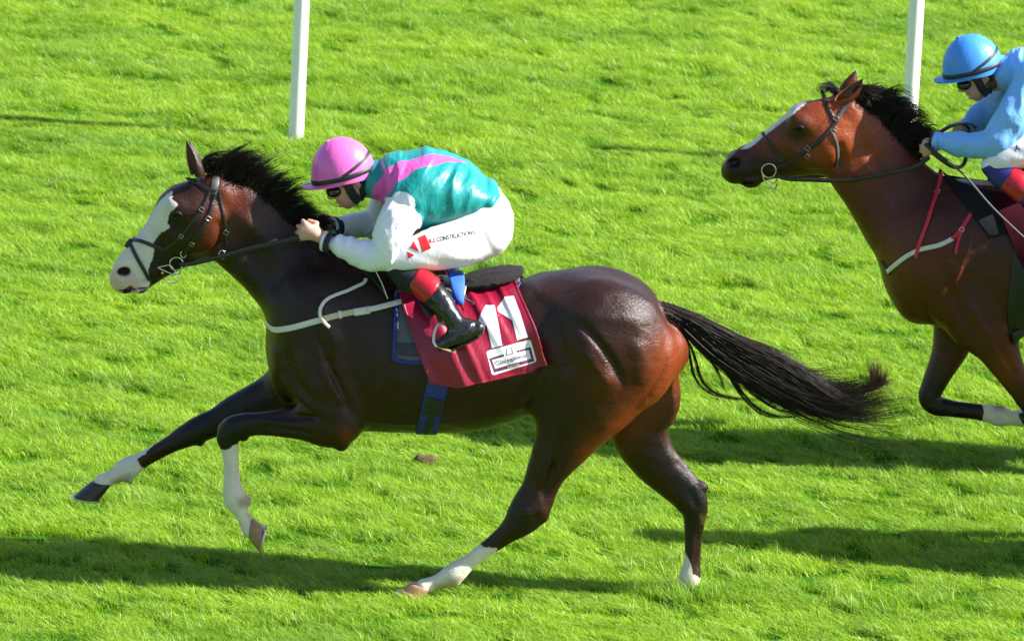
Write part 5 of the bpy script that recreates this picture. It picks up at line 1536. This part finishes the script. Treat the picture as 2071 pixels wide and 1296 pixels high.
for p_ in (one_a, one_b): polydecal('printed_number', sc_, p_, M_pwht, nc1, 0.0018, 3)
polydecal('printed_badge', sc_, [(984, 713), (987, 709), (1070, 687), (1074, 690), (1085, 728), (1083, 732), (1000, 758), (995, 757)], M_pwht, nc1, 0.0018, 3)
def qd(a, b, w):
    a = np.array(a, float); b = np.array(b, float); d = b - a; d /= np.linalg.norm(d); n_ = np.array([-d[1], d[0]]) * w / 2
    return [tuple(a - n_), tuple(b - n_), tuple(b + n_), tuple(a + n_)]
for a_, b_, w_ in (((990, 727), (1019, 718), 4.5), ((992, 726), (1001, 751), 5), ((998, 750), (1080, 727), 7), ((1078, 730), (1071, 703), 5), ((1073, 704), (1045, 711), 4.5)):
    polydecal('printed_frame', sc_, qd(a_, b_, w_), M_purple, nc1, 0.0024, 3)
for a_, b_ in (((1024, 704), (1025, 718)), ((1025, 718), (1037, 715)), ((1037, 715), (1035, 702))): polydecal('printed_emblem', sc_, qd(a_, b_, 1.6), M_grey, nc1, 0.0024, 3)
decal('printed_lettering', sc_, text_fit('Claregalway', (1003, 739), (1068, 720), 8.5, 0.012), M_grey, nc1, 0.0042, 2.5)
decal('printed_lettering', sc_, text_fit('HOTEL', (1028, 745), (1053, 738), 4.2), M_pwht, nc1, 0.0042, 3)

# racing saddle: tiny tree and fleece seat, girth, stirrups
sd1 = empty('racing_saddle', tuple(at(960, 570, 0)), 'small racing saddle with black fleece seat and blue girth over the number cloth', 'saddle', 'racing saddles')
f_ = Field(at(770, 620, 0) - [0, .3, 0], at(1075, 525, 0) + [0, .3, 0], 0.006)
f_.loft([(930, 574, 11, 0, .09), (962, 567, 16, 0, .115), (1000, 560, 17, 0, .12), (1034, 553, 14, 0, .10), (1052, 547, 8, 0, .06)], 0, 0.02)
f_.noise(lambda p: 0.0035 * vnoise(p, 90, 3) + 0.002 * vnoise(p, 30, 4))
v, f = f_.mesh(); mesh_obj('fleece_seat', v, f, M_fleece, sd1)
f_ = Field(at(770, 640, 0) - [0, .3, 0], at(1000, 525, 0) + [0, .3, 0], 0.007)
f_.loft([(795, 566, 12, 0, .08), (830, 572, 18, 0, .12), (880, 580, 18, 0, .15), (930, 580, 16, 0, .15)], 0, 0.02)
v, f = f_.mesh(); mesh_obj('saddle_tree', v, f, M_leather, sd1)
strap('saddle_flap', sc_, [(848, 600), (864, 622), (876, 640)], 22, M_leather, sd1, thick=0.006, both=True, off=0.004)
# blue surcingle over the seat and the girth under the belly
Gs, Nsr = surf_grid(S1, [(902, 585), (938, 585)], [(912, 600), (940, 600)], 6, 6, 0.03)
P = [at(x, y, d) for x, y, d in ((905, 548, -.15), (921, 553, -.165), (938, 558, -.17))]
f_ = [at(900, 546, -.13), at(938, 557, -.14), at(940, 590, -.235), at(912, 584, -.235)]
A_t = resample(spline([at(898, 546, 0.0) + [0, -.02, .012], at(903, 549, -.12), at(908, 562, -.19), at(914, 585, -.238), at(922, 612, -.262)], 6), 16)
B_t = resample(spline([at(936, 552, 0.0) + [0, -.02, .012], at(939, 557, -.13), at(940, 570, -.195), at(939, 594, -.240), at(938, 616, -.266)], 6), 16)
Gb = np.stack([A_t * (1 - t) + B_t * t + np.array([0, -0.006 * math.sin(math.pi * t), 0]) for t in np.linspace(0, 1, 7)], 1)
cloth_obj('surcingle', Gb, M_bluel, sd1, 0.004)
H, N = S1.line([(904, 715), (893, 750), (880, 800), (870, 842), (862, 871)], off=0.006, step=8)
cr, crn = S1.cast(np.array([H[-1][0], 0, H[-1][2] - 0.4]), np.array([0, 0, 1.0]))
mir = np.array([1, -1, 1.0])
A = np.vstack([H, (cr + crn * 0.006)[None], H[::-1] * mir]); B = np.vstack([N, crn[None], N[::-1] * mir])
A = spline(A, 3); B = spline(B, 3)
v, f = ribbon(A, B, 0.086, 0.006); gir = mesh_obj('girth', v, f, M_blue, sd1)
strap('girth_elastic', S1, [(881, 803), (877, 820), (873, 836)], 36, M_blackstrap, gir, thick=0.008, off=0.008, both=True)
strap('girth_buckle_strap', S1, [(876, 826), (870, 850), (864, 870)], 12, M_blackstrap, gir, thick=0.004, off=0.013, both=True)
for q in ((868, 812), (889, 812)): buckle(S1, q[0], q[1], 13, gir)
# stirrups
M_iron = simple_mat('white_stirrup_iron', (0.72, 0.70, 0.64), 0.35, 0.1, 40, 0.05)
for sg in (-1, 1):
    pp = [(893, 654, -.300), (884, 660, -.312), (879, 672, -.326), (877, 688, -.345), (881, 697, -.358), (898, 704, -.362), (915, 710, -.352), (917, 700, -.318), (914, 682, -.292), (906, 662, -.288)]
    P = np.array([at(*q) for q in pp]); P[:, 1] *= -sg
    v, f = tube(spline(P, 5, True), 0.0058, 8, True); ir = mesh_obj('stirrup_iron', v, f, M_iron, sd1)
    tr_ = np.array([at(880, 698, -.352), at(898, 705, -.356), at(917, 711, -.345)]); tr_[:, 1] *= -sg
    v, f = ribbon(spline(tr_, 6), [[0, 0, 1]] * 13, 0.05, 0.007); mesh_obj('tread', v, f, simple_mat('tread_rubber', (0.35, 0.2, 0.08), 0.6, 0.3, 60, 0.3) if sg < 0 else M_iron, ir)
    L = [at(868, 590, -.245), at(880, 622, -.285), at(892, 655, -.298)]; L = np.array(L); L[:, 1] *= -sg
    free_strap('stirrup_leather', L, 0.02, 0.004, M_leather, sd1, (0, sg, 0.2), 12)
# loose buckle-end straps behind the boot
for pts in ([(930, 590), (926, 602), (942, 610), (962, 618)], [(946, 582), (940, 600), (932, 616)], [(900, 590), (925, 604), (945, 606)]):
    strap('girth_strap', sc_, pts, 6, M_leatherg if pts[0][0] != 946 else M_elastic, sd1, thick=0.004, both=False, off=0.016)
# ------------------------------------------------------------------ the following horse
Y2 = 2.42
def m2(x, y): return ((x - 1195) * .93 + 2425, (y - 672) * .93 + 487)
def leg_from(st, f=.93):
    return [(*m2(r[0], r[1]), r[2] * f, r[3], r[4]) for r in st]
def hoof_from(h): return tuple(m2(*p) for p in h[:3]) + h[3:]
H2 = dict(
    Y0=Y2, box=(1440, 110, 2760, 1060), h=0.0088,
    trunk=[(1858, 566, 58, 0, .12), (1872, 560, 92, 0, .16), (1915, 540, 138, 0, .21), (1975, 528, 157, 0, .24), (2045, 530, 151, 0, .262), (2110, 534, 141, 0, .275),
           (2180, 530, 135, 0, .28), (2250, 520, 129, 0, .27), (2310, 504, 119, 0, .255), (2370, 489, 117, 0, .262), (2425, 487, 116, 0, .265), (2478, 497, 107, 0, .25), (2523, 513, 88, 0, .20), (2556, 521, 56, 0, .14)],
    mass=[(1905, 545, 78, 120, .12, .11, 20, .06), (1975, 650, 56, 62, .16, .075, -20, .05), (1858, 590, 42, 62, .075, .08, 0, .05),
          (2443, 503, 116, 110, .13, .13, -10, .07), (2522, 531, 66, 90, .105, .10, 18, .05), (2397, 578, 85, 80, .15, .09, 35, .06)],
    dock=[(2537, 454, 24, 0, .05), (2565, 448, 16, 0, .032), (2597, 463, 11, 0, .024), (2630, 480, 7, 0, .015)],
    neck=[(1690, 255, 58, 0, .055, 0), (1714, 280, 80, 0, .068, -.15), (1738, 312, 82, 0, .075, -.22), (1770, 352, 86, 0, .085, -.3), (1802, 390, 93, 0, .10, -.35), (1838, 432, 104, 0, .13, -.4), (1882, 476, 120, 0, .165, -.4), (1915, 508, 126, 0, .19, -.35)],
    head=[(1706, 226, 38, 0, .065), (1692, 240, 54, 0, .083), (1670, 260, 72, 0, .098, -.08), (1640, 281, 76, 0, .094, -.16), (1604, 297, 64, 0, .078, -.15), (1567, 312, 51, 0, .064, -.1), (1535, 325, 43, 0, .056, 0), (1512, 334, 41, 0, .055, 0), (1494, 341, 36, 0, .055, .1), (1486, 344, 28, 0, .046, .1)],
    headmass=[(1662, 300, 36, 52, .066, .036, -60, .03), (1620, 248, 25, 17, .074, .026, -28, .03), (1488, 332, 20, 22, .036, .028, -15, .02), (1521, 368, 18, 13, .018, .028, 10, .02), (1494, 355, 16, 12, .02, .028, 20, .015)],
    legs=dict(
        near_hind=dict(k=.08, st=leg_from(H1['legs']['near_hind']['st']), hoof=hoof_from(H1['legs']['near_hind']['hoof'])),
        far_hind=dict(k=.07, st=leg_from(H1['legs']['far_hind']['st']), hoof=hoof_from(H1['legs']['far_hind']['hoof'])),
        near_fore=dict(k=.06, st=[(1970, 600, 62, -.15, .075), (1998, 655, 48, -.165, .075), (2018, 702, 43, -.165, .068), (2042, 748, 33, -.155, .056), (2068, 788, 27, -.145, .047), (2092, 822, 25, -.135, .044), (2118, 846, 21, -.13, .036), (2150, 860, 17, -.13, .028), (2188, 874, 17, -.13, .028), (2216, 884, 22, -.13, .036), (2236, 896, 17, -.13, .031), (2250, 908, 18, -.13, .036)],
                       hoof=((2248, 906), (2282, 938), (2242, 936), -.13, .055, M_hoofd)),
        far_fore=dict(k=.06, st=[(1945, 610, 58, .13, .08), (1933, 665, 46, .15, .072), (1922, 705, 38, .15, .062), (1905, 742, 30, .14, .052), (1888, 778, 25, .135, .045), (1880, 803, 24, .13, .043), (1893, 819, 22, .13, .038), (1925, 826, 18, .13, .03), (1965, 831, 17, .13, .028), (2000, 836, 19, .13, .03), (2022, 841, 23, .13, .037), (2045, 845, 16, .13, .031), (2066, 846, 18, .13, .036)],
                      hoof=((2066, 846), (2112, 862), (2090, 824), .13, .054, M_hoofd)),
    ),
    gauss=[(1916, 500, 32, 56, 20, .010, .2), (1955, 560, 28, 74, 18, -.010, .22), (1905, 640, 28, 38, 10, .010, .2), (2004, 700, 20, 24, 0, .008, .18),
           (1622, 290, 34, 17, -30, -.006, .085), (1570, 308, 28, 15, -28, -.005, .06), (1760, 330, 50, 24, -45, -.006, .1), (1740, 290, 24, 44, -40, .005, .08)],
    stroke=[([(1900, 470), (1914, 520), (1940, 570)], 16, .007, .2), ([(1965, 610), (1980, 650), (2004, 690)], 8, .010, .22), ([(1735, 300), (1772, 360), (1812, 430)], 12, .009, .085), ([(2000, 690), (2024, 730), (2050, 765)], 6, .007, .21, -1),
            ([(1850, 550), (1862, 610), (1890, 650), (1930, 668)], 9, -.009, .16),
            ([(1900, 520), (1926, 590), (1960, 660), (1990, 690)], 11, -.008, .22),
            ([(2010, 680), (2030, 720), (2060, 770)], 7, -.006, .21),
            ([(1694, 280), (1700, 320), (1690, 350)], 9, -.012, .08),
            ([(1730, 250), (1752, 310), (1790, 370), (1830, 440)], 13, -.007, .09),
            ([(1502, 360), (1525, 356), (1548, 350)], 4, -.006, .05), ([(1570, 290), (1604, 305), (1634, 308)], 6, .004, .085),
            ([(2120, 500), (2140, 580), (2130, 650)], 16, .004, .28), ([(2180, 500), (2200, 580), (2190, 640)], 16, .004, .28)],
    mouth=[(1512, 366, 28, 1.6, -6)],
    nostril=[(1485, 331, 14, 10, .064, 20)],
    ears=[((1680, 200), (1716, 214), (1747, 160), -.05), ((1690, 186), (1722, 198), (1732, 143), .05)],
    eye=(1614, 261, .020),
    marks=[('white', [(1498, 302), (1540, 262), (1585, 224), (1622, 198), (1632, 208), (1604, 232), (1560, 264), (1516, 300)], 'sym'),
           ('white', [(1984, 808), (1990, 830), (1986, 858), (2040, 880), (2110, 870), (2110, 815), (2040, 818)], (.02, .3)),
           ('stain', [(2014, 812), (2034, 812), (2036, 830), (2016, 828)], (.02, .3))],
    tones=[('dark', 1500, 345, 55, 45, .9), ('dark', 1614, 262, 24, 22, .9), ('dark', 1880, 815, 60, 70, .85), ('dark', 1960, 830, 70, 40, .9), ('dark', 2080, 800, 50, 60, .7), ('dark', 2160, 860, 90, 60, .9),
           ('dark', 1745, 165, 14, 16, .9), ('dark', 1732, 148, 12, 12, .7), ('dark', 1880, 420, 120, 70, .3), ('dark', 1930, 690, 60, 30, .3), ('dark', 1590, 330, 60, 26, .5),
           ('red', 1745, 270, 70, 90, .9), ('red', 1660, 290, 50, 60, .7), ('red', 1680, 210, 40, 40, .8), ('red', 1560, 280, 60, 30, .5), ('red', 1840, 480, 90, 90, .35), ('red', 2030, 720, 40, 50, .4)],  # reddish coat, with sunlight on the upper neck painted in
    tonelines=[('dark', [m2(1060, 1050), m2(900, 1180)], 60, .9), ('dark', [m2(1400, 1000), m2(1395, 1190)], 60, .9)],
)
horse2 = empty('racehorse', (0, Y2, 0), 'reddish bay racehorse with thin white face stripe galloping under the rider in sky blue', 'horse', 'galloping racehorses')
M_coat2 = coat_mat('bright_bay_coat', (0.048, 0.0110, 0.0045), (0.25, 0.048, 0.010), (0.006, 0.004, 0.0035))
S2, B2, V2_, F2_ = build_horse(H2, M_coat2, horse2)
mg2 = [[(1716, 200), (1728, 184), (1748, 178), (1768, 190)], [(1740, 210), (1752, 188), (1776, 182), (1800, 196)], [(1762, 232), (1780, 204), (1804, 196), (1832, 212)],
       [(1788, 258), (1806, 226), (1832, 214), (1858, 232)], [(1812, 282), (1832, 250), (1856, 238), (1876, 258)], [(1836, 302), (1854, 274), (1872, 264), (1884, 282)], [(1862, 322), (1872, 300), (1882, 294), (1890, 306)]]
un2 = [[(g[0][0] - 6, g[0][1] + 6), (g[1][0], g[1][1] + 8), ((g[1][0] + g[2][0]) / 2, (g[1][1] + g[2][1]) / 2 + 18)] for g in mg2]
locks(between(mg2, 14, 80, 45, 8.0) + between(un2, 0, 50, 46, 4.0), Y2, 24, 0.011, 0.0017, 'mane', M_mane, horse2, 13, 0.016, 0.03)
locks(between([[(1690, 196), (1680, 184), (1665, 182), (1650, 192)], [(1700, 190), (1690, 176), (1676, 174), (1660, 180)]], 0, 10, 47, 4.0), Y2, 14, 0.006, 0.0014, 'forelock', M_mane, horse2, 14, 0.004, 0.02)
tg2 = [[m2(*q) for q in g] for g in tg]
locks(between(tg2, 0, 50, 51, 5.0), Y2, 20, 0.010, 0.0018, 'tail', M_tail, horse2, 15, 0.006, 0.03, 14)

# bridle
bridle2 = empty('bridle', tuple(at(1650, 280, Y2)), 'dark brown bridle with loose ring bit on the thin striped bay head', 'bridle', 'racing bridles')
M_brleather = simple_mat('dark_brown_leather', (0.018, 0.011, 0.009), 0.36, 0.35, 40, 0.2)
over_top('browband', S2, [(1662, 186), (1667, 200), (1676, 222), (1688, 244)], 8, M_brleather, bridle2, (-0.4, 0.9))
over_top('headpiece', S2, [(1716, 206), (1706, 222), (1694, 240)], 9, M_leatherg, bridle2, (0.3, 1))
strap('cheekpiece', S2, [(1692, 244), (1676, 266), (1655, 288), (1634, 302), (1606, 322), (1580, 335), (1556, 345)], 8, M_brleather, bridle2)
over_top('noseband', S2, [(1543, 270), (1556, 290), (1570, 306), (1580, 326)], 7, M_brleather, bridle2, (-0.5, 0.85))
strap('throatlash', S2, [(1680, 262), (1690, 284), (1694, 305), (1693, 340)], 6, M_leatherg, bridle2)
for q in ((1634, 300, 10), (1690, 240, 9), (1690, 262, 8), (1634, 316, 8)): buckle(S2, q[0], q[1], q[2], bridle2)
for sg in (-1, 1):
    c = at(1555, 345, Y2 - .06); c[1] = Y2 + sg * .064
    ring3('bit_ring', c, 0.031, 0.0034, M_steel, bridle2)
    pts = [at(x, y, Y2 - .06) for x, y in ((1541, 345), (1545, 362), (1556, 378), (1566, 383), (1572, 372), (1570, 364))]
    P = np.array([[q[0], Y2 + sg * .06, q[2]] for q in pts])
    v, f = tube(spline(P, 6), 0.0032, 7); mesh_obj('bit_cheek', v, f, M_steel, bridle2)
    rp = [(1572, 356, -.068), (1596, 362, -.078), (1650, 364, -.09), (1700, 366, -.105), (1745, 360, -.12), (1800, 350, -.14), (1850, 338, -.155), (1880, 318, -.15)] if sg < 0 else \
         [(1572, 356, .068), (1650, 356, .09), (1745, 346, .12), (1850, 310, .14), (1930, 268, .12)]
    free_strap('rein', [at(q[0], q[1], Y2 + q[2]) for q in rp], 0.019, 0.005, M_brleather, bridle2, (0, sg, 0.15), 60)
free_strap('rein', [at(q[0], q[1], Y2 + q[2]) for q in ((1888, 286, -.15), (1900, 270, -.12), (1925, 255, -.05), (1950, 250, .03), (1972, 258, .09), (1960, 266, .12))], 0.020, 0.005, M_brleather, bridle2, (0, -0.4, 1), 40)
free_strap('rein', [at(q[0], q[1], Y2 + q[2]) for q in ((1882, 305, -.15), (1902, 322, -.19), (1930, 338, -.17), (1950, 330, -.05), (1960, 280, .1))], 0.018, 0.005, M_brleather, bridle2, (0, -1, 0.2), 40)

# breastplate: white band with red fasteners
bp2 = empty('breastplate', tuple(at(1880, 500, Y2 - .2)), 'white breast band held by thin red straps on the reddish bay horse', 'breast strap', 'breastplate straps')
M_redweb = simple_mat('red_webbing', (0.62, 0.015, 0.035), 0.5, 0.15, 60, 0.2)
strap('chest_strap', S2, [(1796, 549), (1812, 535), (1836, 517), (1864, 504), (1900, 496), (1926, 483)], 9, M_wweb, bp2, thick=0.005, off=0.003)
strap('red_strap', S2, [(1924, 484), (1936, 474), (1952, 452), (1968, 428), (1986, 410), (2006, 400)], 8, M_redweb, bp2, thick=0.004, off=0.004)
strap('red_strap', S2, [(1946, 466), (1938, 484), (1931, 512)], 6.5, M_redweb, bp2, thick=0.004, off=0.006)
strap('red_strap', S2, [(1903, 352), (1894, 392), (1884, 424), (1872, 462), (1860, 494), (1853, 521)], 7.5, M_redweb, bp2, thick=0.004, off=0.007)
for q in ((1896, 388, 9), (1945, 465, 9)): buckle(S2, q[0], q[1], q[2], bp2)
strap('under_strap', S2, [(1782, 528), (1790, 542), (1800, 552)], 12, M_brleather, bp2)

# saddle, dark pad and cloth
sd2 = empty('racing_saddle', tuple(at(2120, 400, Y2)), 'dark racing saddle on a charcoal pad under the rider in sky blue', 'saddle', 'racing saddles')
M_dpad = simple_mat('charcoal_pad', (0.018, 0.018, 0.022), 0.95, 0.3, 120, 0.3, spec=0.1)
M_wine = simple_mat('wine_red_cloth', (0.03, 0.003, 0.007), 0.95, 0.2, 60, 0.2, spec=0.1)
M_dkblue = simple_mat('navy_garter', (0.012, 0.014, 0.16), 0.5, 0.2, 40, 0.2)
def mirror2(G):
    K = G.copy(); K[..., 1] = 2 * Y2 - K[..., 1]; return K[:, ::-1]
Gd, Nd = surf_grid(S2, [(1905, 352), (1960, 378), (2040, 394), (2180, 402)], [(2000, 482), (2040, 475), (2080, 500), (2200, 520)], 40, 22, 0.008)
cloth_obj('pad', Gd, M_dpad, sd2, 0.004); cloth_obj('pad', mirror2(Gd), M_dpad, sd2, 0.004)
Gd2, Nd2 = surf_grid(S2, [(2000, 392), (2060, 398), (2240, 400)], [(2058, 520), (2100, 560), (2250, 540)], 40, 22, 0.018)
cloth_obj('saddle_cloth', Gd2, M_wine, sd2, 0.003); cloth_obj('saddle_cloth', mirror2(Gd2), M_wine, sd2, 0.003)
f_ = Field(at(1960, 450, Y2) - [0, .3, 0], at(2330, 340, Y2) + [0, .3, 0], 0.008)
f_.loft([(1985, 384, 13, 0, .09), (2050, 392, 18, 0, .14), (2130, 396, 18, 0, .15), (2200, 388, 15, 0, .12), (2260, 376, 9, 0, .07)], Y2, 0.02)
v, f = f_.mesh(); mesh_obj('saddle_seat', v, f, M_leather, sd2)
H, N = S2.line([(2078, 480), (2068, 560), (2062, 620), (2060, 676)], off=0.008, step=8)
cr, crn = S2.cast(np.array([H[-1][0], Y2, H[-1][2] - 0.4]), np.array([0, 0, 1.0]))
sh2 = np.array([0, 2 * Y2, 0])
A = spline(np.vstack([H, (cr + crn * .008)[None], H[::-1] * mir + sh2]), 3); B = spline(np.vstack([N, crn[None], N[::-1] * mir]), 3)
v, f = ribbon(A, B, 0.10, 0.008); mesh_obj('girth', v, f, M_blackstrap, sd2)

# rider in sky blue
T2s = .93
def tf2(x, y): return (1970 + (x - 697) * T2s, 114 + (y - 325) * T2s)
def tl2(st): return [(*tf2(r[0], r[1]), r[2] * T2s, r[3], r[4]) for r in st]
J2 = dict(Y0=Y2, tf=tf2, s=T2s, box=(1840, 40, 2330, 540), hang=13.0,
    torso=tl2([(770, 360, 36, 0, .085), (795, 362, 56, 0, .165), (838, 376, 80, 0, .205), (890, 384, 76, 0, .20), (940, 392, 60, 0, .185), (985, 400, 44, 0, .165)]),
    pelvis=tl2([(985, 402, 24, 0, .13), (990, 436, 40, 0, .16), (980, 467, 50, 0, .17), (955, 492, 40, 0, .14)]),
    arm=[(2090, 165, 32, -.15, .065), (2070, 208, 38, -.185, .078), (2040, 255, 36, -.21, .072), (2008, 290, 30, -.215, .062), (1972, 296, 27, -.20, .056), (1932, 291, 23, -.17, .048), (1901, 286, 14, -.145, .036)],
    arm_far=[(2060, 165, 32, .15, .065), (2030, 205, 34, .19, .07), (2000, 228, 28, .20, .06), (1980, 238, 24, .18, .052), (1966, 248, 20, .15, .046), (1956, 256, 14, .125, .035)],
    thigh=[(2230, 245, 48, -.10, .10), (2180, 270, 46, -.15, .095), (2120, 288, 40, -.19, .082), (2060, 306, 34, -.21, .07), (2020, 324, 28, -.215, .06), (2003, 334, 18, -.215, .045)],
    shin=[(2008, 336, 24, -.215, .055), (2026, 352, 28, -.235, .056), (2056, 372, 26, -.262, .055), (2086, 402, 23, -.292, .052), (2108, 432, 19, -.312, .045), (2118, 448, 17, -.322, .042)],
    boot=[(2062, 376, 23, -.262, .054), (2080, 394, 24, -.280, .054), (2096, 416, 22, -.300, .051), (2112, 440, 18, -.316, .045), (2124, 456, 18, -.326, .043), (2138, 466, 20, -.331, .042)],
    foot=[(2160, 462, 14, -.325, .036), (2140, 470, 18, -.333, .04), (2116, 480, 17, -.338, .044), (2098, 490, 12, -.340, .042), (2086, 495, 8, -.340, .03)],
    cuff=[(2036, 358, 28, -.242, .06), (2056, 372, 28, -.262, .06), (2076, 390, 26, -.276, .058)],
    hand=dict(wrist=(1900, 286, -.14), palm=(1886, 298, -.14), kn=[(1874, 290), (1870, 297), (1870, 304), (1874, 311)], thumb=[(1886, 284, -.12), (1874, 283, -.11)], tipdx=20),
    hand_far=dict(wrist=(1954, 258, .12), palm=(1944, 264, .11), kn=[(1936, 258), (1933, 264), (1934, 270), (1938, 275)], thumb=[(1944, 256, .095), (1936, 254, .09)], tipdx=18))
rider2 = empty('jockey', tuple(at(2100, 380, Y2)), 'jockey in sky blue cap and jacket riding the reddish bay horse', 'jockey', 'jockeys riding the race')
M_jack2 = silk_mat('sky_blue_silk', (0.19, 0.46, 0.88), [], 0.5)
M_cap2 = silk_mat('sky_blue_silk_cap', (0.05, 0.26, 0.74), [], 0.42, 0.12)
M_hair2 = simple_mat('short_brown_hair', (0.10, 0.045, 0.02), 0.6, 0.4, 90, 0.5)
R2 = build_rider(J2, rider2, dict(jacket=M_jack2, breeches=M_breech, cap=M_cap2, sock=M_dkblue, cuff1=M_jack2, cuff2=M_blackstrap), hairc=M_hair2)
decal('printed_lettering', R2['breeches'], text_fit('A', (2053, 307), (2064, 305), 13, 0.01), simple_mat('navy_print', (0.02, 0.025, 0.12), 0.5, 0.1, 40, 0.0), rider2, 0.001, 3)

# whip carried in the near hand
whip = empty('riding_whip', tuple(at(1930, 330, Y2 - .2)), 'thin riding whip held along the shoulder of the reddish bay horse', 'whip')
P = np.array([at(q[0], q[1], Y2 + q[2]) for q in ((1872, 292, -.16), (1900, 316, -.215), (1948, 352, -.27), (2006, 418, -.335), (2071, 480, -.372), (2120, 524, -.385))])
P = resample(spline(P, 8), 40)
v, f = tube(P, np.interp(np.linspace(0, 1, 40), [0, .12, .14, 1], [.008, .008, .005, .0032]), 8); mesh_obj('shaft', v, f, M_leatherg, whip)
v, f = tube(P[:8], 0.0095, 8); mesh_obj('grip', v, f, M_blackstrap, whip)
n_ = P[-1] - P[-4]; n_ /= np.linalg.norm(n_)
v, f = ribbon([P[-1] + n_ * t for t in np.linspace(-.01, .07, 8)], [[0, -1, 0]] * 8, 0.024, 0.003); mesh_obj('flap', v, f, M_blackstrap, whip)

# ------------------------------------------------------------------ one more runner follows, outside the picture: its shadow lies on the grass at the right
def copy_tree(o, parent, d):
    c = o.copy(); COL.objects.link(c)
    if parent is None: c.location = Vector(o.location) + Vector(d)
    else:
        c.parent = parent; c.matrix_parent_inverse = o.matrix_parent_inverse.copy()
    for ch in [k for k in bpy.data.objects if k.parent == o]: copy_tree(ch, c, d)
    return c
for src, lab in ((horse2, 'bay racehorse galloping behind the dark horse, only its shadow reaching the grass in view'), (rider2, 'jockey on the trailing bay racehorse whose shadow falls behind the dark horse'),
                 (sd2, 'racing saddle on the trailing bay racehorse'), (bridle2, 'bridle on the trailing bay racehorse')):
    copy_tree(src, None, (1.36, -1.60, 0))['label'] = lab
